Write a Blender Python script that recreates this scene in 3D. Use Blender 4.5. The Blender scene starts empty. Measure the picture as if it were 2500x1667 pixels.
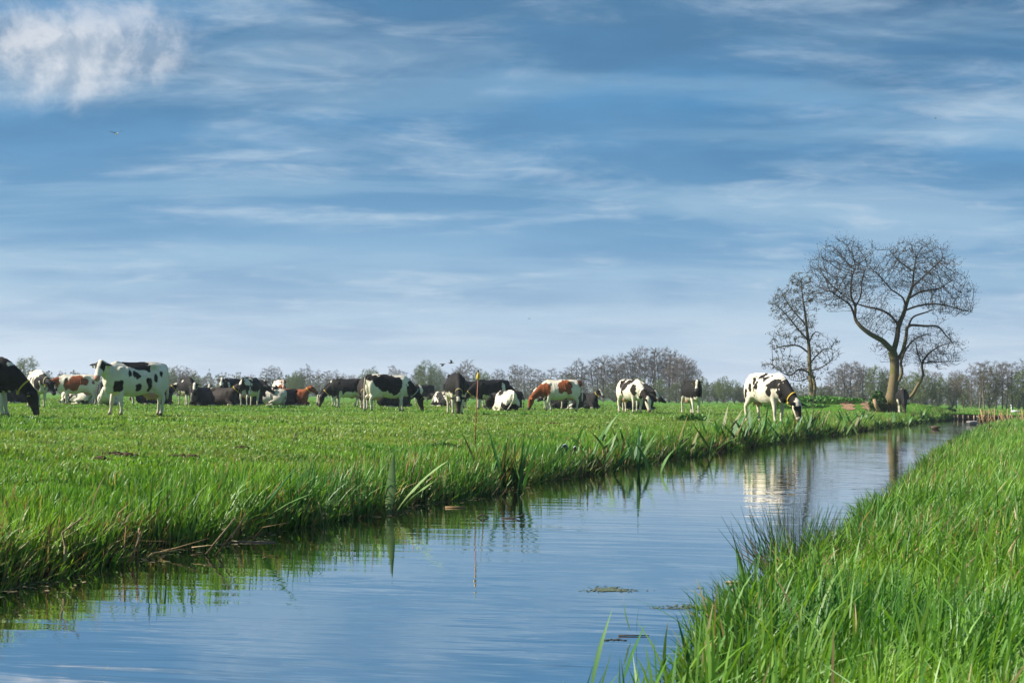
import bpy, math, random
import numpy as np
from mathutils import Vector, Matrix

scene = bpy.context.scene
COL = scene.collection
random.seed(7)
rng = np.random.default_rng(7)
R = math.radians

# ------------------------------------------------------------------ camera
CAM_Z = 1.15            # metres above the water of the ditch
F_PX = 3472.0           # focal length in photo pixels (photo is 2500 wide)
PITCH = math.atan(136.5 / F_PX)
ROLL = 0.0122
cam_data = bpy.data.cameras.new('camera')
cam = bpy.data.objects.new('camera', cam_data)
COL.objects.link(cam)
cam_data.sensor_width = 36.0
cam_data.lens = 50.0
cam_data.clip_start = 0.1
cam_data.clip_end = 12000.0
cam_data.dof.use_dof = True
cam_data.dof.focus_distance = 45.0
cam_data.dof.aperture_fstop = 14.0
_F = Vector((0, math.cos(PITCH), math.sin(PITCH)))
_R0 = Vector((1, 0, 0))
_U0 = _R0.cross(_F)
_Rr = _R0 * math.cos(ROLL) + _U0 * math.sin(ROLL)
_Ur = -_R0 * math.sin(ROLL) + _U0 * math.cos(ROLL)
m = Matrix.Identity(4)
for i in range(3):
    m[i][0], m[i][1], m[i][2] = _Rr[i], _Ur[i], -_F[i]
m[2][3] = CAM_Z
cam.matrix_world = m
scene.camera = cam

def ray(px, py):
    return _F + _Rr * ((px - 1250) / F_PX) + _Ur * ((833.5 - py) / F_PX)
def at(px, py, d):
    """world point seen at photo pixel (px, py), d metres away along +Y"""
    r = ray(px, py)
    return Vector((0, 0, CAM_Z)) + r * (d / r.y)
def xa(px, d):
    return at(px, 985, d).x

# ------------------------------------------------------------------ render settings, sun, sky
scene.render.engine = 'CYCLES'
scene.cycles.use_denoising = True
scene.cycles.max_bounces = 6
scene.cycles.diffuse_bounces = 3
scene.cycles.glossy_bounces = 3
scene.cycles.transmission_bounces = 4
scene.cycles.transparent_max_bounces = 6
scene.cycles.caustics_reflective = False
scene.cycles.caustics_refractive = False
scene.cycles.sample_clamp_indirect = 6.0
scene.view_settings.view_transform = 'Standard'
scene.view_settings.look = 'None'
scene.view_settings.gamma = 1.0
scene.view_settings.exposure = EXPOSURE = 1.12
scene.view_settings.use_curve_mapping = False

SUN_EL = R(38)
SUN_AZ = R(-89)      # measured from +Y towards +X: the sun stands to the left
sun_dir = Vector((math.sin(SUN_AZ) * math.cos(SUN_EL), math.cos(SUN_AZ) * math.cos(SUN_EL), math.sin(SUN_EL)))
sd = bpy.data.lights.new('sun', 'SUN')
sd.energy = 5.0
sd.angle = R(0.53)
sd.color = (1.0, 0.93, 0.80)
sun = bpy.data.objects.new('sun', sd)
COL.objects.link(sun)
sun.location = (-60, -10, 60)
sun.rotation_euler = sun_dir.to_track_quat('Z', 'Y').to_euler()

world = bpy.data.worlds.new('World')
scene.world = world
world.use_nodes = True
wt = world.node_tree
wt.nodes.clear()
SKY_STRENGTH = 0.06

class NB:
    """tiny node-building helper"""
    def __init__(self, tree): self.t = tree
    def n(self, typ, **kw):
        nd = self.t.nodes.new(typ)
        for k, v in kw.items():
            setattr(nd, k, v)
        return nd
    def link(self, a, b): self.t.links.new(a, b)
    def sock(self, nd_in, v):
        if isinstance(v, bpy.types.NodeSocket): self.link(v, nd_in)
        elif v is not None: nd_in.default_value = v
    def math(self, op, a, b=None, c=None, clamp=False):
        nd = self.n('ShaderNodeMath', operation=op, use_clamp=clamp)
        self.sock(nd.inputs[0], a)
        if b is not None: self.sock(nd.inputs[1], b)
        if c is not None: self.sock(nd.inputs[2], c)
        return nd.outputs[0]
    def vmath(self, op, a, b=None):
        nd = self.n('ShaderNodeVectorMath', operation=op)
        self.sock(nd.inputs[0], a)
        if b is not None: self.sock(nd.inputs[1], b)
        return nd.outputs['Value'] if op in ('DOT_PRODUCT', 'LENGTH', 'DISTANCE') else nd.outputs[0]
    def mix(self, fac, a, b, blend='MIX'):
        nd = self.n('ShaderNodeMix', data_type='RGBA', blend_type=blend)
        self.sock(nd.inputs[0], fac); self.sock(nd.inputs[6], a); self.sock(nd.inputs[7], b)
        return nd.outputs[2]
    def noise(self, vec, scale, detail=4, rough=0.55, dist=0.0, lac=2.0):
        nd = self.n('ShaderNodeTexNoise')
        if vec is not None: self.link(vec, nd.inputs['Vector'])
        nd.inputs['Scale'].default_value = scale
        nd.inputs['Detail'].default_value = detail
        nd.inputs['Roughness'].default_value = rough
        nd.inputs['Distortion'].default_value = dist
        nd.inputs['Lacunarity'].default_value = lac
        return nd.outputs['Fac']
    def mapr(self, v, a, b, c=0.0, d=1.0, smooth=True):
        nd = self.n('ShaderNodeMapRange', interpolation_type='SMOOTHSTEP' if smooth else 'LINEAR')
        self.sock(nd.inputs[0], v)
        for i, q in enumerate((a, b, c, d)): nd.inputs[i + 1].default_value = q
        return nd.outputs[0]
    def comb(self, x, y, z):
        nd = self.n('ShaderNodeCombineXYZ')
        for i, q in enumerate((x, y, z)): self.sock(nd.inputs[i], q)
        return nd.outputs[0]

def build_sky():
    b = NB(wt)
    out = b.n('ShaderNodeOutputWorld')
    bg = b.n('ShaderNodeBackground')
    bg.inputs['Strength'].default_value = SKY_STRENGTH
    b.link(bg.outputs[0], out.inputs[0])
    sky = b.n('ShaderNodeTexSky', sky_type='NISHITA')
    sky.sun_disc = False
    sky.sun_elevation = SUN_EL
    sky.sun_rotation = SUN_AZ
    sky.altitude = 0
    sky.air_density = 1.0
    sky.dust_density = 0.3
    sky.ozone_density = 3.0
    tc = b.n('ShaderNodeTexCoord')
    d = tc.outputs['Generated']
    sx = b.n('ShaderNodeSeparateXYZ'); b.link(d, sx.inputs[0])
    x, y, z = sx.outputs
    zc = b.math('MAXIMUM', z, 0.0)
    # cloud sheets: the direction is projected on a layer overhead, so they flatten into streaks towards the horizon
    k = b.math('DIVIDE', 1.0, b.math('ADD', zc, 0.13))
    px, py = b.math('MULTIPLY', x, k), b.math('MULTIPLY', y, k)
    def layer(sx_, sy_, ox, oy, scale, detail, rough, dist=0.0):
        v = b.comb(b.math('ADD', b.math('MULTIPLY', px, sx_), ox), b.math('ADD', b.math('MULTIPLY', py, sy_), oy), 0.0)
        return b.noise(v, scale, detail, rough, dist)
    big = layer(0.8, 0.8, 3.1, 1.7, 1.1, 7, 0.55, 0.1)
    streak = layer(0.75, 1.15, 11.3, 4.2, 1.7, 10, 0.58, 0.3)
    wisp = layer(0.8, 1.3, 7.7, 9.9, 4.0, 10, 0.60, 0.6)
    dark = layer(0.7, 0.9, 21.0, 2.0, 1.6, 9, 0.56, 0.2)
    c = sky.outputs[0]
    S = 1.0 / SKY_STRENGTH / 2 ** EXPOSURE
    col = lambda r, g, bl: (r * S, g * S, bl * S, 1)
    c = b.mix(1.0, c, (0.46, 0.75, 0.86, 1), 'MULTIPLY')
    c = b.mix(0.65, c, col(0.085, 0.300, 0.58))
    # long path of moist air: pale towards the horizon
    hz = b.mapr(zc, 0.0, 0.22, 1.0, 0.0, smooth=False)
    hz = b.math('POWER', hz, 2.1)
    c = b.mix(b.math('MULTIPLY', hz, 0.95), c, col(0.70, 0.80, 0.91))
    # broad slate-blue cloud bases, higher up
    up = b.mapr(zc, 0.08, 0.25)
    thin = b.math('SUBTRACT', 1.0, b.math('MULTIPLY', up, 0.45))
    mdark = b.math('MULTIPLY', b.mapr(dark, 0.28, 0.56), b.math('MULTIPLY', up, 0.95))
    c = b.mix(mdark, c, col(0.050, 0.150, 0.30))
    m1 = b.math('MULTIPLY', b.mapr(big, 0.36, 0.60), 0.65)
    c = b.mix(b.math('MULTIPLY', m1, thin), c, col(0.15, 0.335, 0.56))
    band = layer(0.35, 1.5, 31.0, 6.0, 1.3, 9, 0.56, 0.3)
    mb_ = b.math('MULTIPLY', b.mapr(band, 0.48, 0.62), 0.48)
    c = b.mix(b.math('MULTIPLY', mb_, thin), c, col(0.35, 0.55, 0.72))
    m2 = b.math('MULTIPLY', b.mapr(streak, 0.45, 0.64), 0.62)
    c = b.mix(b.math('MULTIPLY', m2, thin), c, col(0.38, 0.56, 0.73))
    m3 = b.math('MULTIPLY', b.math('MULTIPLY', b.mapr(wisp, 0.46, 0.72), b.mapr(streak, 0.40, 0.6)), 0.5)
    c = b.mix(m3, c, col(0.56, 0.69, 0.81))
    hz2 = b.math('POWER', b.mapr(zc, 0.0, 0.12, 1.0, 0.0, smooth=False), 2.0)
    c = b.mix(b.math('MULTIPLY', hz2, 0.85), c, col(0.70, 0.78, 0.89))
    # one heaped cumulus, lit from the left
    cd = ray(185, 120).normalized()
    up_v = Vector((0, 0, 1)); rt = cd.cross(up_v).normalized(); uv = rt.cross(cd).normalized()
    dv = b.vmath('NORMALIZE', d)
    cu = b.vmath('DOT_PRODUCT', dv, tuple(rt)); cv = b.vmath('DOT_PRODUCT', dv, tuple(uv)); cw = b.vmath('DOT_PRODUCT', dv, tuple(cd))
    q = b.comb(cu, cv, 0.0)
    n0 = b.noise(q, 9.0, 2, 0.5, 0.0)
    n1 = b.noise(q, 26.0, 10, 0.60, 0.3)
    n2 = b.noise(b.vmath('ADD', q, (0.007, -0.009, 0.0)), 26.0, 10, 0.60, 0.3)
    el = b.vmath('LENGTH', b.comb(b.math('DIVIDE', b.math('SUBTRACT', cu, b.math('MULTIPLY', cv, 0.8)), 0.062), b.math('DIVIDE', cv, 0.036), 0.0))
    dens = b.math('ADD', b.math('SUBTRACT', 1.0, el), b.math('MULTIPLY', b.math('SUBTRACT', n1, 0.5), 1.5))
    # crisp heaped top, base fading out
    dens = b.mapr(b.math('ADD', dens, b.math('MULTIPLY', b.math('SUBTRACT', n0, 0.5), 0.4)), -0.40, 0.75)
    front = b.mapr(cw, 0.9, 0.95)
    lit = b.mapr(b.math('ADD', b.math('SUBTRACT', n1, n2), b.math('MULTIPLY', cv, 1.5)), -0.16, 0.12)
    cc = b.mix(lit, col(0.40, 0.50, 0.62), col(0.74, 0.78, 0.84))
    c = b.mix(b.math('MULTIPLY', b.math('MULTIPLY', dens, front), 0.88), c, cc)
    b.link(c, bg.inputs['Color'])
build_sky()

# ------------------------------------------------------------------ helpers
def tag(o, label=None, cat=None, group=None, kind=None):
    if label: o['label'] = label
    if cat: o['category'] = cat
    if group: o['group'] = group
    if kind: o['kind'] = kind
    return o
def link(o, parent=None):
    COL.objects.link(o)
    if parent is not None: o.parent = parent
    return o
def empty(name, loc, rz=0.0, scale=1.0):
    o = bpy.data.objects.new(name, None)
    o.empty_display_size = 0.2
    o.location = loc; o.rotation_euler = (0, 0, rz); o.scale = (scale,) * 3
    return link(o)
def mesh_np(name, verts, tris=None, quads=None, cols=None, smooth=False):
    """fast mesh from numpy arrays; cols = per-vertex rgb"""
    verts = np.asarray(verts, np.float32)
    loops, starts, n0 = [], [], 0
    if tris is not None and len(tris):
        t = np.asarray(tris, np.int32); loops.append(t.ravel()); starts.append(np.arange(len(t)) * 3); n0 = len(t) * 3
    if quads is not None and len(quads):
        q = np.asarray(quads, np.int32); loops.append(q.ravel()); starts.append(n0 + np.arange(len(q)) * 4)
    loops = np.concatenate(loops).astype(np.int32); starts = np.concatenate(starts).astype(np.int32)
    me = bpy.data.meshes.new(name)
    me.vertices.add(len(verts)); me.vertices.foreach_set('co', verts.ravel())
    me.loops.add(len(loops)); me.loops.foreach_set('vertex_index', loops)
    me.polygons.add(len(starts)); me.polygons.foreach_set('loop_start', starts)
    if cols is not None:
        a = me.color_attributes.new('col', 'FLOAT_COLOR', 'POINT')
        c4 = np.ones((len(verts), 4), np.float32); c4[:, :3] = cols
        a.data.foreach_set('color', c4.ravel())
    if smooth:
        me.polygons.foreach_set('use_smooth', np.ones(len(starts), bool))
    me.update(calc_edges=True)
    me.validate()
    return me
def obj(name, me, mat=None, parent=None, loc=None):
    o = bpy.data.objects.new(name, me)
    if mat is not None and not me.materials: me.materials.append(mat)
    if loc is not None: o.location = loc
    return link(o, parent)

class MB:
    """collects simple shapes into one mesh"""
    def __init__(self): self.v, self.f, self.c = [], [], []
    def add(self, vs, fs, col=(1, 1, 1)):
        n = len(self.v)
        self.v += [tuple(p) for p in vs]; self.f += [tuple(i + n for i in f) for f in fs]; self.c += [col] * len(vs)
        return self
    def tube(self, pts, rad, sides=6, col=(1, 1, 1), flat=1.0, cap=True):
        pts = [Vector(p) for p in pts]
        if not hasattr(rad, '__len__'): rad = [rad] * len(pts)
        vs, fs = [], []
        ref = Vector((0.13, 0.21, 0.97))
        for i, p in enumerate(pts):
            d = (pts[min(i + 1, len(pts) - 1)] - pts[max(i - 1, 0)]).normalized()
            a = d.cross(ref)
            if a.length < 0.2: a = d.cross(Vector((0.9, 0.3, 0.1)))
            a.normalize(); b2 = d.cross(a)
            for k in range(sides):
                t = 2 * math.pi * k / sides
                vs.append(p + a * (math.cos(t) * rad[i]) + b2 * (math.sin(t) * rad[i] * flat))
        for i in range(len(pts) - 1):
            for k in range(sides):
                k2 = (k + 1) % sides
                fs.append((i * sides + k, i * sides + k2, (i + 1) * sides + k2, (i + 1) * sides + k))
        if cap:
            fs.append(tuple(range(sides))[::-1]); fs.append(tuple((len(pts) - 1) * sides + k for k in range(sides)))
        return self.add(vs, fs, col)
    def ball(self, c, r, nu=10, nv=7, col=(1, 1, 1), rot=None):
        c = Vector(c); r = (r,) * 3 if not hasattr(r, '__len__') else r
        vs = []
        for j in range(nv + 1):
            ph = math.pi * j / nv
            for i in range(nu):
                th = 2 * math.pi * i / nu
                p = Vector((r[0] * math.sin(ph) * math.cos(th), r[1] * math.sin(ph) * math.sin(th), r[2] * math.cos(ph)))
                vs.append(c + (rot @ p if rot else p))
        fs = [(j * nu + i, (j + 1) * nu + i, (j + 1) * nu + (i + 1) % nu, j * nu + (i + 1) % nu) for j in range(nv) for i in range(nu)]
        return self.add(vs, fs, col)
    def box(self, c, s, rot=None, col=(1, 1, 1)):
        c = Vector(c)
        vs = []
        for q in ((-1, -1, -1), (1, -1, -1), (1, 1, -1), (-1, 1, -1), (-1, -1, 1), (1, -1, 1), (1, 1, 1), (-1, 1, 1)):
            p = Vector((q[0] * s[0] / 2, q[1] * s[1] / 2, q[2] * s[2] / 2))
            vs.append(c + (rot @ p if rot else p))
        return self.add(vs, [(0, 3, 2, 1), (4, 5, 6, 7), (0, 1, 5, 4), (1, 2, 6, 5), (2, 3, 7, 6), (3, 0, 4, 7)], col)
    def mesh(self, name, smooth=True):
        me = bpy.data.meshes.new(name)
        me.from_pydata(self.v, [], self.f)
        a = me.color_attributes.new('col', 'FLOAT_COLOR', 'POINT')
        a.data.foreach_set('color', np.array([(*c[:3], 1.0) for c in self.c], np.float32).ravel())
        if smooth: me.polygons.foreach_set('use_smooth', np.ones(len(me.polygons), bool))
        me.update(); return me
    def build(self, name, mat, parent=None, smooth=True, loc=None):
        return obj(name, self.mesh(name, smooth), mat, parent, loc)

# value noise, vectorised
def _hash(i, j, k, seed):
    h = (i * 374761393 + j * 668265263 + k * 2147483647 + seed * 974634777) & 0xFFFFFFFF
    h = ((h ^ (h >> 13)) * 1274126177) & 0xFFFFFFFF
    return ((h ^ (h >> 16)) & 0xFFFF) / 65535.0
def vnoise(P, seed=0):
    P = np.asarray(P, np.float64)
    i = np.floor(P).astype(np.int64); f = P - i; f = f * f * (3 - 2 * f)
    out = 0
    for a in (0, 1):
        for b_ in (0, 1):
            for c in (0, 1):
                w = (f[:, 0] if a else 1 - f[:, 0]) * (f[:, 1] if b_ else 1 - f[:, 1]) * (f[:, 2] if c else 1 - f[:, 2])
                out = out + w * _hash(i[:, 0] + a, i[:, 1] + b_, i[:, 2] + c, seed)
    return out
def fbm(P, seed=0, octs=3):
    P = np.asarray(P, np.float64); s, a, t = 0, 1.0, 0
    for o in range(octs):
        s = s + a * vnoise(P * 2 ** o + 17.3 * o, seed + o); t += a; a *= 0.5
    return s / t
def fbm2(x, y, seed=0, octs=3):
    return fbm(np.stack([x, y, np.zeros_like(x)], -1), seed, octs)
def sstep(a, b_, x):
    t = np.clip((x - a) / (b_ - a), 0, 1); return t * t * (3 - 2 * t)

# ------------------------------------------------------------------ materials
def new_mat(name):
    mt = bpy.data.materials.new(name); mt.use_nodes = True; mt.node_tree.nodes.clear()
    b = NB(mt.node_tree); out = b.n('ShaderNodeOutputMaterial')
    return mt, b, out
def mat_attr(name, rough=0.6, spec=0.3, bump=0.0, bscale=40.0, var=0.25, vscale=6.0, gain=1.0):
    """principled with the mesh's own colour, broken up by noise"""
    mt, b, out = new_mat(name)
    p = b.n('ShaderNodeBsdfPrincipled')
    at_ = b.n('ShaderNodeVertexColor', layer_name='col')
    tc = b.n('ShaderNodeTexCoord')
    nz = b.noise(tc.outputs['Object'], vscale, 5, 0.6)
    f = b.math('MULTIPLY', b.math('ADD', b.math('MULTIPLY', b.math('SUBTRACT', nz, 0.5), var * 2), 1.0), gain)
    b.link(b.vmath('MULTIPLY', at_.outputs[0], b.comb(f, f, f)), p.inputs['Base Color'])
    p.inputs['Roughness'].default_value = rough
    p.inputs['Specular IOR Level'].default_value = spec
    if bump:
        bp = b.n('ShaderNodeBump'); bp.inputs['Strength'].default_value = bump; bp.inputs['Distance'].default_value = 0.02
        b.link(b.noise(tc.outputs['Object'], bscale, 4, 0.6), bp.inputs['Height']); b.link(bp.outputs[0], p.inputs['Normal'])
    b.link(p.outputs[0], out.inputs[0])
    return mt
def mat_leaf(name, transl=0.35, gloss=0.06, rough=0.45, gain=1.0):
    """thin leaf: diffuse + light coming through + a little sheen"""
    mt, b, out = new_mat(name)
    at_ = b.n('ShaderNodeVertexColor', layer_name='col')
    c = b.vmath('MULTIPLY', at_.outputs[0], (gain, gain, gain))
    df = b.n('ShaderNodeBsdfDiffuse'); tr = b.n('ShaderNodeBsdfTranslucent'); gl = b.n('ShaderNodeBsdfGlossy')
    b.link(c, df.inputs[0]); b.link(b.vmath('MULTIPLY', c, (1.15, 1.1, 0.6)), tr.inputs[0])
    gl.inputs['Roughness'].default_value = rough
    gl.inputs[0].default_value = (0.8, 0.85, 0.8, 1)
    m1 = b.n('ShaderNodeMixShader'); m1.inputs[0].default_value = transl
    b.link(df.outputs[0], m1.inputs[1]); b.link(tr.outputs[0], m1.inputs[2])
    m2 = b.n('ShaderNodeMixShader'); m2.inputs[0].default_value = gloss
    b.link(m1.outputs[0], m2.inputs[1]); b.link(gl.outputs[0], m2.inputs[2])
    b.link(m2.outputs[0], out.inputs[0])
    return mt
M_GRASS = mat_leaf('grass_blades', 0.42, 0.035, 0.5)
M_LEAF = mat_leaf('broad_leaf', 0.25, 0.025, 0.5)
M_DRY = mat_attr('dry_stalk', 0.8, 0.2, 0.3, 60, 0.3, 20)
M_BARK = mat_attr('bark', 0.9, 0.15, 0.8, 14, 0.35, 5)
M_TWIG = mat_attr('twigs', 0.9, 0.1, 0, 0, 0.15, 1)
M_FOL = mat_leaf('tree_foliage', 0.25, 0.03, 0.5)
M_HIDE = mat_attr('cow_hide', 0.7, 0.10, 0.35, 45, 0.28, 3.5)
M_WOOD = mat_attr('weathered_wood', 0.85, 0.2, 0.5, 30, 0.35, 9)
M_PAINT = mat_attr('plain_coloured', 0.55, 0.35, 0.1, 50, 0.12, 12)
M_SOIL = mat_attr('bare_soil', 0.95, 0.1, 1.0, 14, 0.4, 4)

# ------------------------------------------------------------------ the lie of the land
_LY = np.array([-30, 2.0, 8.6, 10.8, 14.9, 20.0, 26.5, 39.1, 62.3, 100.0, 140.0])
_LX = np.array([-14.0, -5.1, -3.1, -2.34, -1.07, 0.58, 2.67, 7.3, 16.1, 31.1, 47.0])
_WY = np.array([-30, 5.0, 8.6, 14.8, 23.0, 40.0, 78.0, 140.0])
_WX = np.array([4.6, 4.52, 4.68, 4.85, 5.0, 4.7, 4.0, 4.0])
DAM_Y = 100.0
def xl(y):
    y = np.asarray(y, float)
    return np.interp(y, _LY, _LX) + 0.10 * np.sin(y * 0.9) * np.exp(-y / 60) + 0.06 * np.sin(y * 2.3 + 1) + 0.08 * np.sin(y * 1.55 + .3) + 0.05 * np.sin(y * 4.1)
def xr(y):
    y = np.asarray(y, float)
    return np.interp(y, _LY, _LX) + np.interp(y, _WY, _WX) + 0.10 * np.sin(y * 1.1 + 2) * np.exp(-y / 40)
_TL = np.array([-3, -1.2, -0.4, 0.0, 0.12, 1.0, 2.2, 4.0, 8.0, 400])
_ZL = np.array([-0.8, -0.7, -0.35, -0.03, 0.17, 0.30, 0.41, 0.49, 0.52, 0.52])
_TR = np.array([-3, -1.2, -0.4, 0.0, 0.15, 1.0, 2.5, 5.0, 12.0, 400])
_ZR = np.array([-0.8, -0.7, -0.35, -0.03, 0.07, 0.17, 0.28, 0.36, 0.42, 0.46])
def gz(x, y):
    x = np.asarray(x, float); y = np.asarray(y, float)
    steep = 1 + 1.6 * sstep(22, 38, y); zl = np.interp((xl(y) - x) * np.where(xl(y) > x, steep, 1), _TL, _ZL); zr = np.interp(x - xr(y), _TR, _ZR)
    z = np.maximum(zl, zr)
    end = sstep(DAM_Y - 0.05, DAM_Y + 0.1, y)
    z = np.where(z < 0.36, z * (1 - end) + 0.36 * end, z)
    z = z + end * (np.where(z < 0.45, 0.45 - z, 0)) * sstep(DAM_Y + 0.5, DAM_Y + 6, y)
    land = sstep(0.1, 0.4, z)
    r = np.sqrt(x * x + y * y)
    z = z + land * 0.09 * np.exp(-r / 130) * (fbm2(x * 0.22, y * 0.22, 3, 3) - 0.5) + land * 0.05 * (fbm2(x * 1.3, y * 1.3, 5, 2) - 0.5) * np.exp(-r / 50)
    # a low mound carrying the farm track, with the two old trees on it
    z = z + 0.62 * np.exp(-(((x - 23.5) / 6.5) ** 4)) * sstep(88.5, 97, y) * (1 - sstep(112, 124, y))
    return z
def gz1(x, y): return float(gz(np.array([x]), np.array([y]))[0])
def ground(px, d):
    x = xa(px, d); return Vector((x, d, gz1(x, d)))

def build_ground():
    ys = [-25.0]
    while ys[-1] < 3000:
        y = ys[-1]
        ys.append(y + (0.6 if y < 4 else max(0.16, 0.0135 * y) if y < 130 else 0.05 * y))
    ys = np.array(sorted(ys + [DAM_Y - 0.06, DAM_Y - 0.02, DAM_Y + 0.02, DAM_Y + 0.06, DAM_Y + 0.12]))
    t = [0.0]
    step = 0.12
    tl = list(np.concatenate([np.arange(0, 2.6, 0.13), np.arange(2.6, 9, 0.4), 9 * 1.09 ** np.arange(0, 66)]))
    left = -np.array(tl[::-1])
    mid = np.linspace(0, 1, 30)[1:-1]
    V = []; cols = None
    rows = []
    for y in ys:
        L, Rr_ = float(xl(y)), float(xr(y))
        xs = np.concatenate([L + left, L + (Rr_ - L) * mid, Rr_ + np.array(tl)])
        rows.append(np.stack([xs, np.full_like(xs, y)], -1))
    A = np.stack(rows)
    ny, nx = A.shape[:2]
    X, Y = A[..., 0].ravel(), A[..., 1].ravel()
    Z = gz(X, Y)
    idx = np.arange(ny * nx).reshape(ny, nx)
    q = np.stack([idx[:-1, :-1], idx[:-1, 1:], idx[1:, 1:], idx[1:, :-1]], -1).reshape(-1, 4)
    me = mesh_np('meadow_ground', np.stack([X, Y, Z], -1), quads=q, smooth=True)
    mt, b, out = new_mat('meadow_turf')
    g = b.n('ShaderNodeNewGeometry'); pos = g.outputs['Position']
    sp = b.n('ShaderNodeSeparateXYZ'); b.link(pos, sp.inputs[0])
    big = b.noise(pos, 0.06, 5, 0.6); mid_ = b.noise(pos, 0.7, 5, 0.65); fine = b.noise(pos, 9.0, 4, 0.7)
    # grass patches lie long across the field
    stretched = b.noise(b.vmath('MULTIPLY', pos, (0.05, 0.22, 1.0)), 1.0, 5, 0.6)
    c = b.mix(b.mapr(mid_, 0.32, 0.68), (0.040, 0.115, 0.012, 1), (0.085, 0.200, 0.022, 1))
    c = b.mix(b.math('MULTIPLY', b.mapr(stretched, 0.5, 0.72), 0.6), c, (0.16, 0.23, 0.05, 1))
    c = b.mix(b.math('MULTIPLY', b.mapr(fine, 0.35, 0.75), 0.45), c, (0.11, 0.24, 0.03, 1))
    mud = b.mapr(sp.outputs[2], 0.02, 0.22, 1.0, 0.0)
    c = b.mix(mud, c, (0.030, 0.022, 0.012, 1))
    p = b.n('ShaderNodeBsdfPrincipled'); b.link(c, p.inputs['Base Color'])
    p.inputs['Roughness'].default_value = 0.95; p.inputs['Specular IOR Level'].default_value = 0.05
    bp = b.n('ShaderNodeBump'); bp.inputs['Strength'].default_value = 0.9; bp.inputs['Distance'].default_value = 0.08
    b.link(b.math('ADD', b.noise(pos, 14.0, 4, 0.7), b.noise(pos, 2.0, 3, 0.6)), bp.inputs['Height'])
    b.link(bp.outputs[0], p.inputs['Normal'])
    b.link(p.outputs[0], out.inputs[0])
    o = obj('meadow_ground', me, mt)
    tag(o, kind='structure')
build_ground()

def build_water():
    ys = np.arange(-25, 104, 1.0)
    V, Q = [], []
    for i, y in enumerate(ys):
        V += [(float(xl(y)) - 0.9, y, 0.0), (float(xr(y)) + 0.9, y, 0.0)]
        if i: Q.append((2 * i - 2, 2 * i - 1, 2 * i + 1, 2 * i))
    V = [(x, min(y, DAM_Y + 0.3), z) for x, y, z in V]
    Q = Q[:-3]
    me = mesh_np('ditch_water', V, quads=Q)
    mt, b, out = new_mat('ditch_water')
    g = b.n('ShaderNodeNewGeometry'); pos = g.outputs['Position']
    p = b.n('ShaderNodeBsdfPrincipled')
    p.inputs['Base Color'].default_value = (0.0035, 0.0042, 0.0025, 1)
    p.inputs['Roughness'].default_value = 0.015
    p.inputs['IOR'].default_value = 18.0
    p.inputs['Specular IOR Level'].default_value = 0.5
    # small wind ripples running along the ditch, calmer in patches
    rot = b.n('ShaderNodeVectorRotate', rotation_type='Z_AXIS'); rot.inputs['Angle'].default_value = R(8)
    b.link(pos, rot.inputs[0])
    v = b.vmath('MULTIPLY', rot.outputs[0], (0.22, 1.0, 1.0))
    r1 = b.noise(v, 5.0, 2, 0.45, 0.3); r2 = b.noise(v, 15.0, 2, 0.5, 0.3); r3 = b.noise(v, 1.5, 2, 0.5)
    calm = b.mapr(b.noise(b.vmath('MULTIPLY', pos, (0.25, 0.12, 1.0)), 1.0, 3, 0.5), 0.35, 0.65, 0.35, 1.0)
    h = b.math('ADD', b.math('ADD', b.math('MULTIPLY', r1, 0.0042), b.math('MULTIPLY', r2, 0.0006)), b.math('MULTIPLY', r3, 0.0060))
    bp = b.n('ShaderNodeBump'); bp.inputs['Strength'].default_value = 1.0; bp.inputs['Distance'].default_value = 1.0
    b.link(b.math('MULTIPLY', h, calm), bp.inputs['Height'])
    b.link(bp.outputs[0], p.inputs['Normal'])
    b.link(p.outputs[0], out.inputs[0])
    tag(obj('ditch_water', me, mt), kind='structure')
build_water()

# ------------------------------------------------------------------ grass, sedge, short turf
def blades(name, P, h, w, lean_az, lean, face, cols, segs, label, cat, mat=None):
    """one mesh of many bent blades; P roots, h heights, w widths, lean_az/lean direction and amount of bend, face = angle of the flat"""
    n = len(P)
    side = np.stack([np.cos(face), np.sin(face), np.zeros(n)], -1)
    ld = np.stack([np.cos(lean_az), np.sin(lean_az), np.zeros(n)], -1)
    V = np.zeros((n, 2 * segs + 1, 3), np.float32); C = np.zeros((n, 2 * segs + 1, 3), np.float32)
    for k in range(segs + 1):
        t = k / segs
        drop = 1 - 0.35 * lean * t
        ctr = P + np.outer(h * t * 1.0, [0, 0, 1]) * drop[:, None] + ld * (lean * h * t ** 1.8)[:, None]
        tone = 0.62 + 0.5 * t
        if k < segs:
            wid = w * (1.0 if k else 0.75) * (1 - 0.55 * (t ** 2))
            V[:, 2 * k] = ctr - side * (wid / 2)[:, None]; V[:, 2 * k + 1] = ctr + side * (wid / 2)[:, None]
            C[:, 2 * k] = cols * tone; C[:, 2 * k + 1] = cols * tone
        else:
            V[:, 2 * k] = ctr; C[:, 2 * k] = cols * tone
    base = (np.arange(n) * (2 * segs + 1))[:, None, None]
    T = []
    for k in range(segs - 1):
        T += [(2 * k, 2 * k + 1, 2 * k + 3), (2 * k, 2 * k + 3, 2 * k + 2)]
    T.append((2 * segs - 2, 2 * segs - 1, 2 * segs))
    T = (np.array(T)[None] + base).reshape(-1, 3)
    me = mesh_np(name, V.reshape(-1, 3), tris=T, cols=C.reshape(-1, 3))
    o = obj(name, me, mat or M_GRASS)
    return tag(o, label, cat, kind='stuff')

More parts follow.
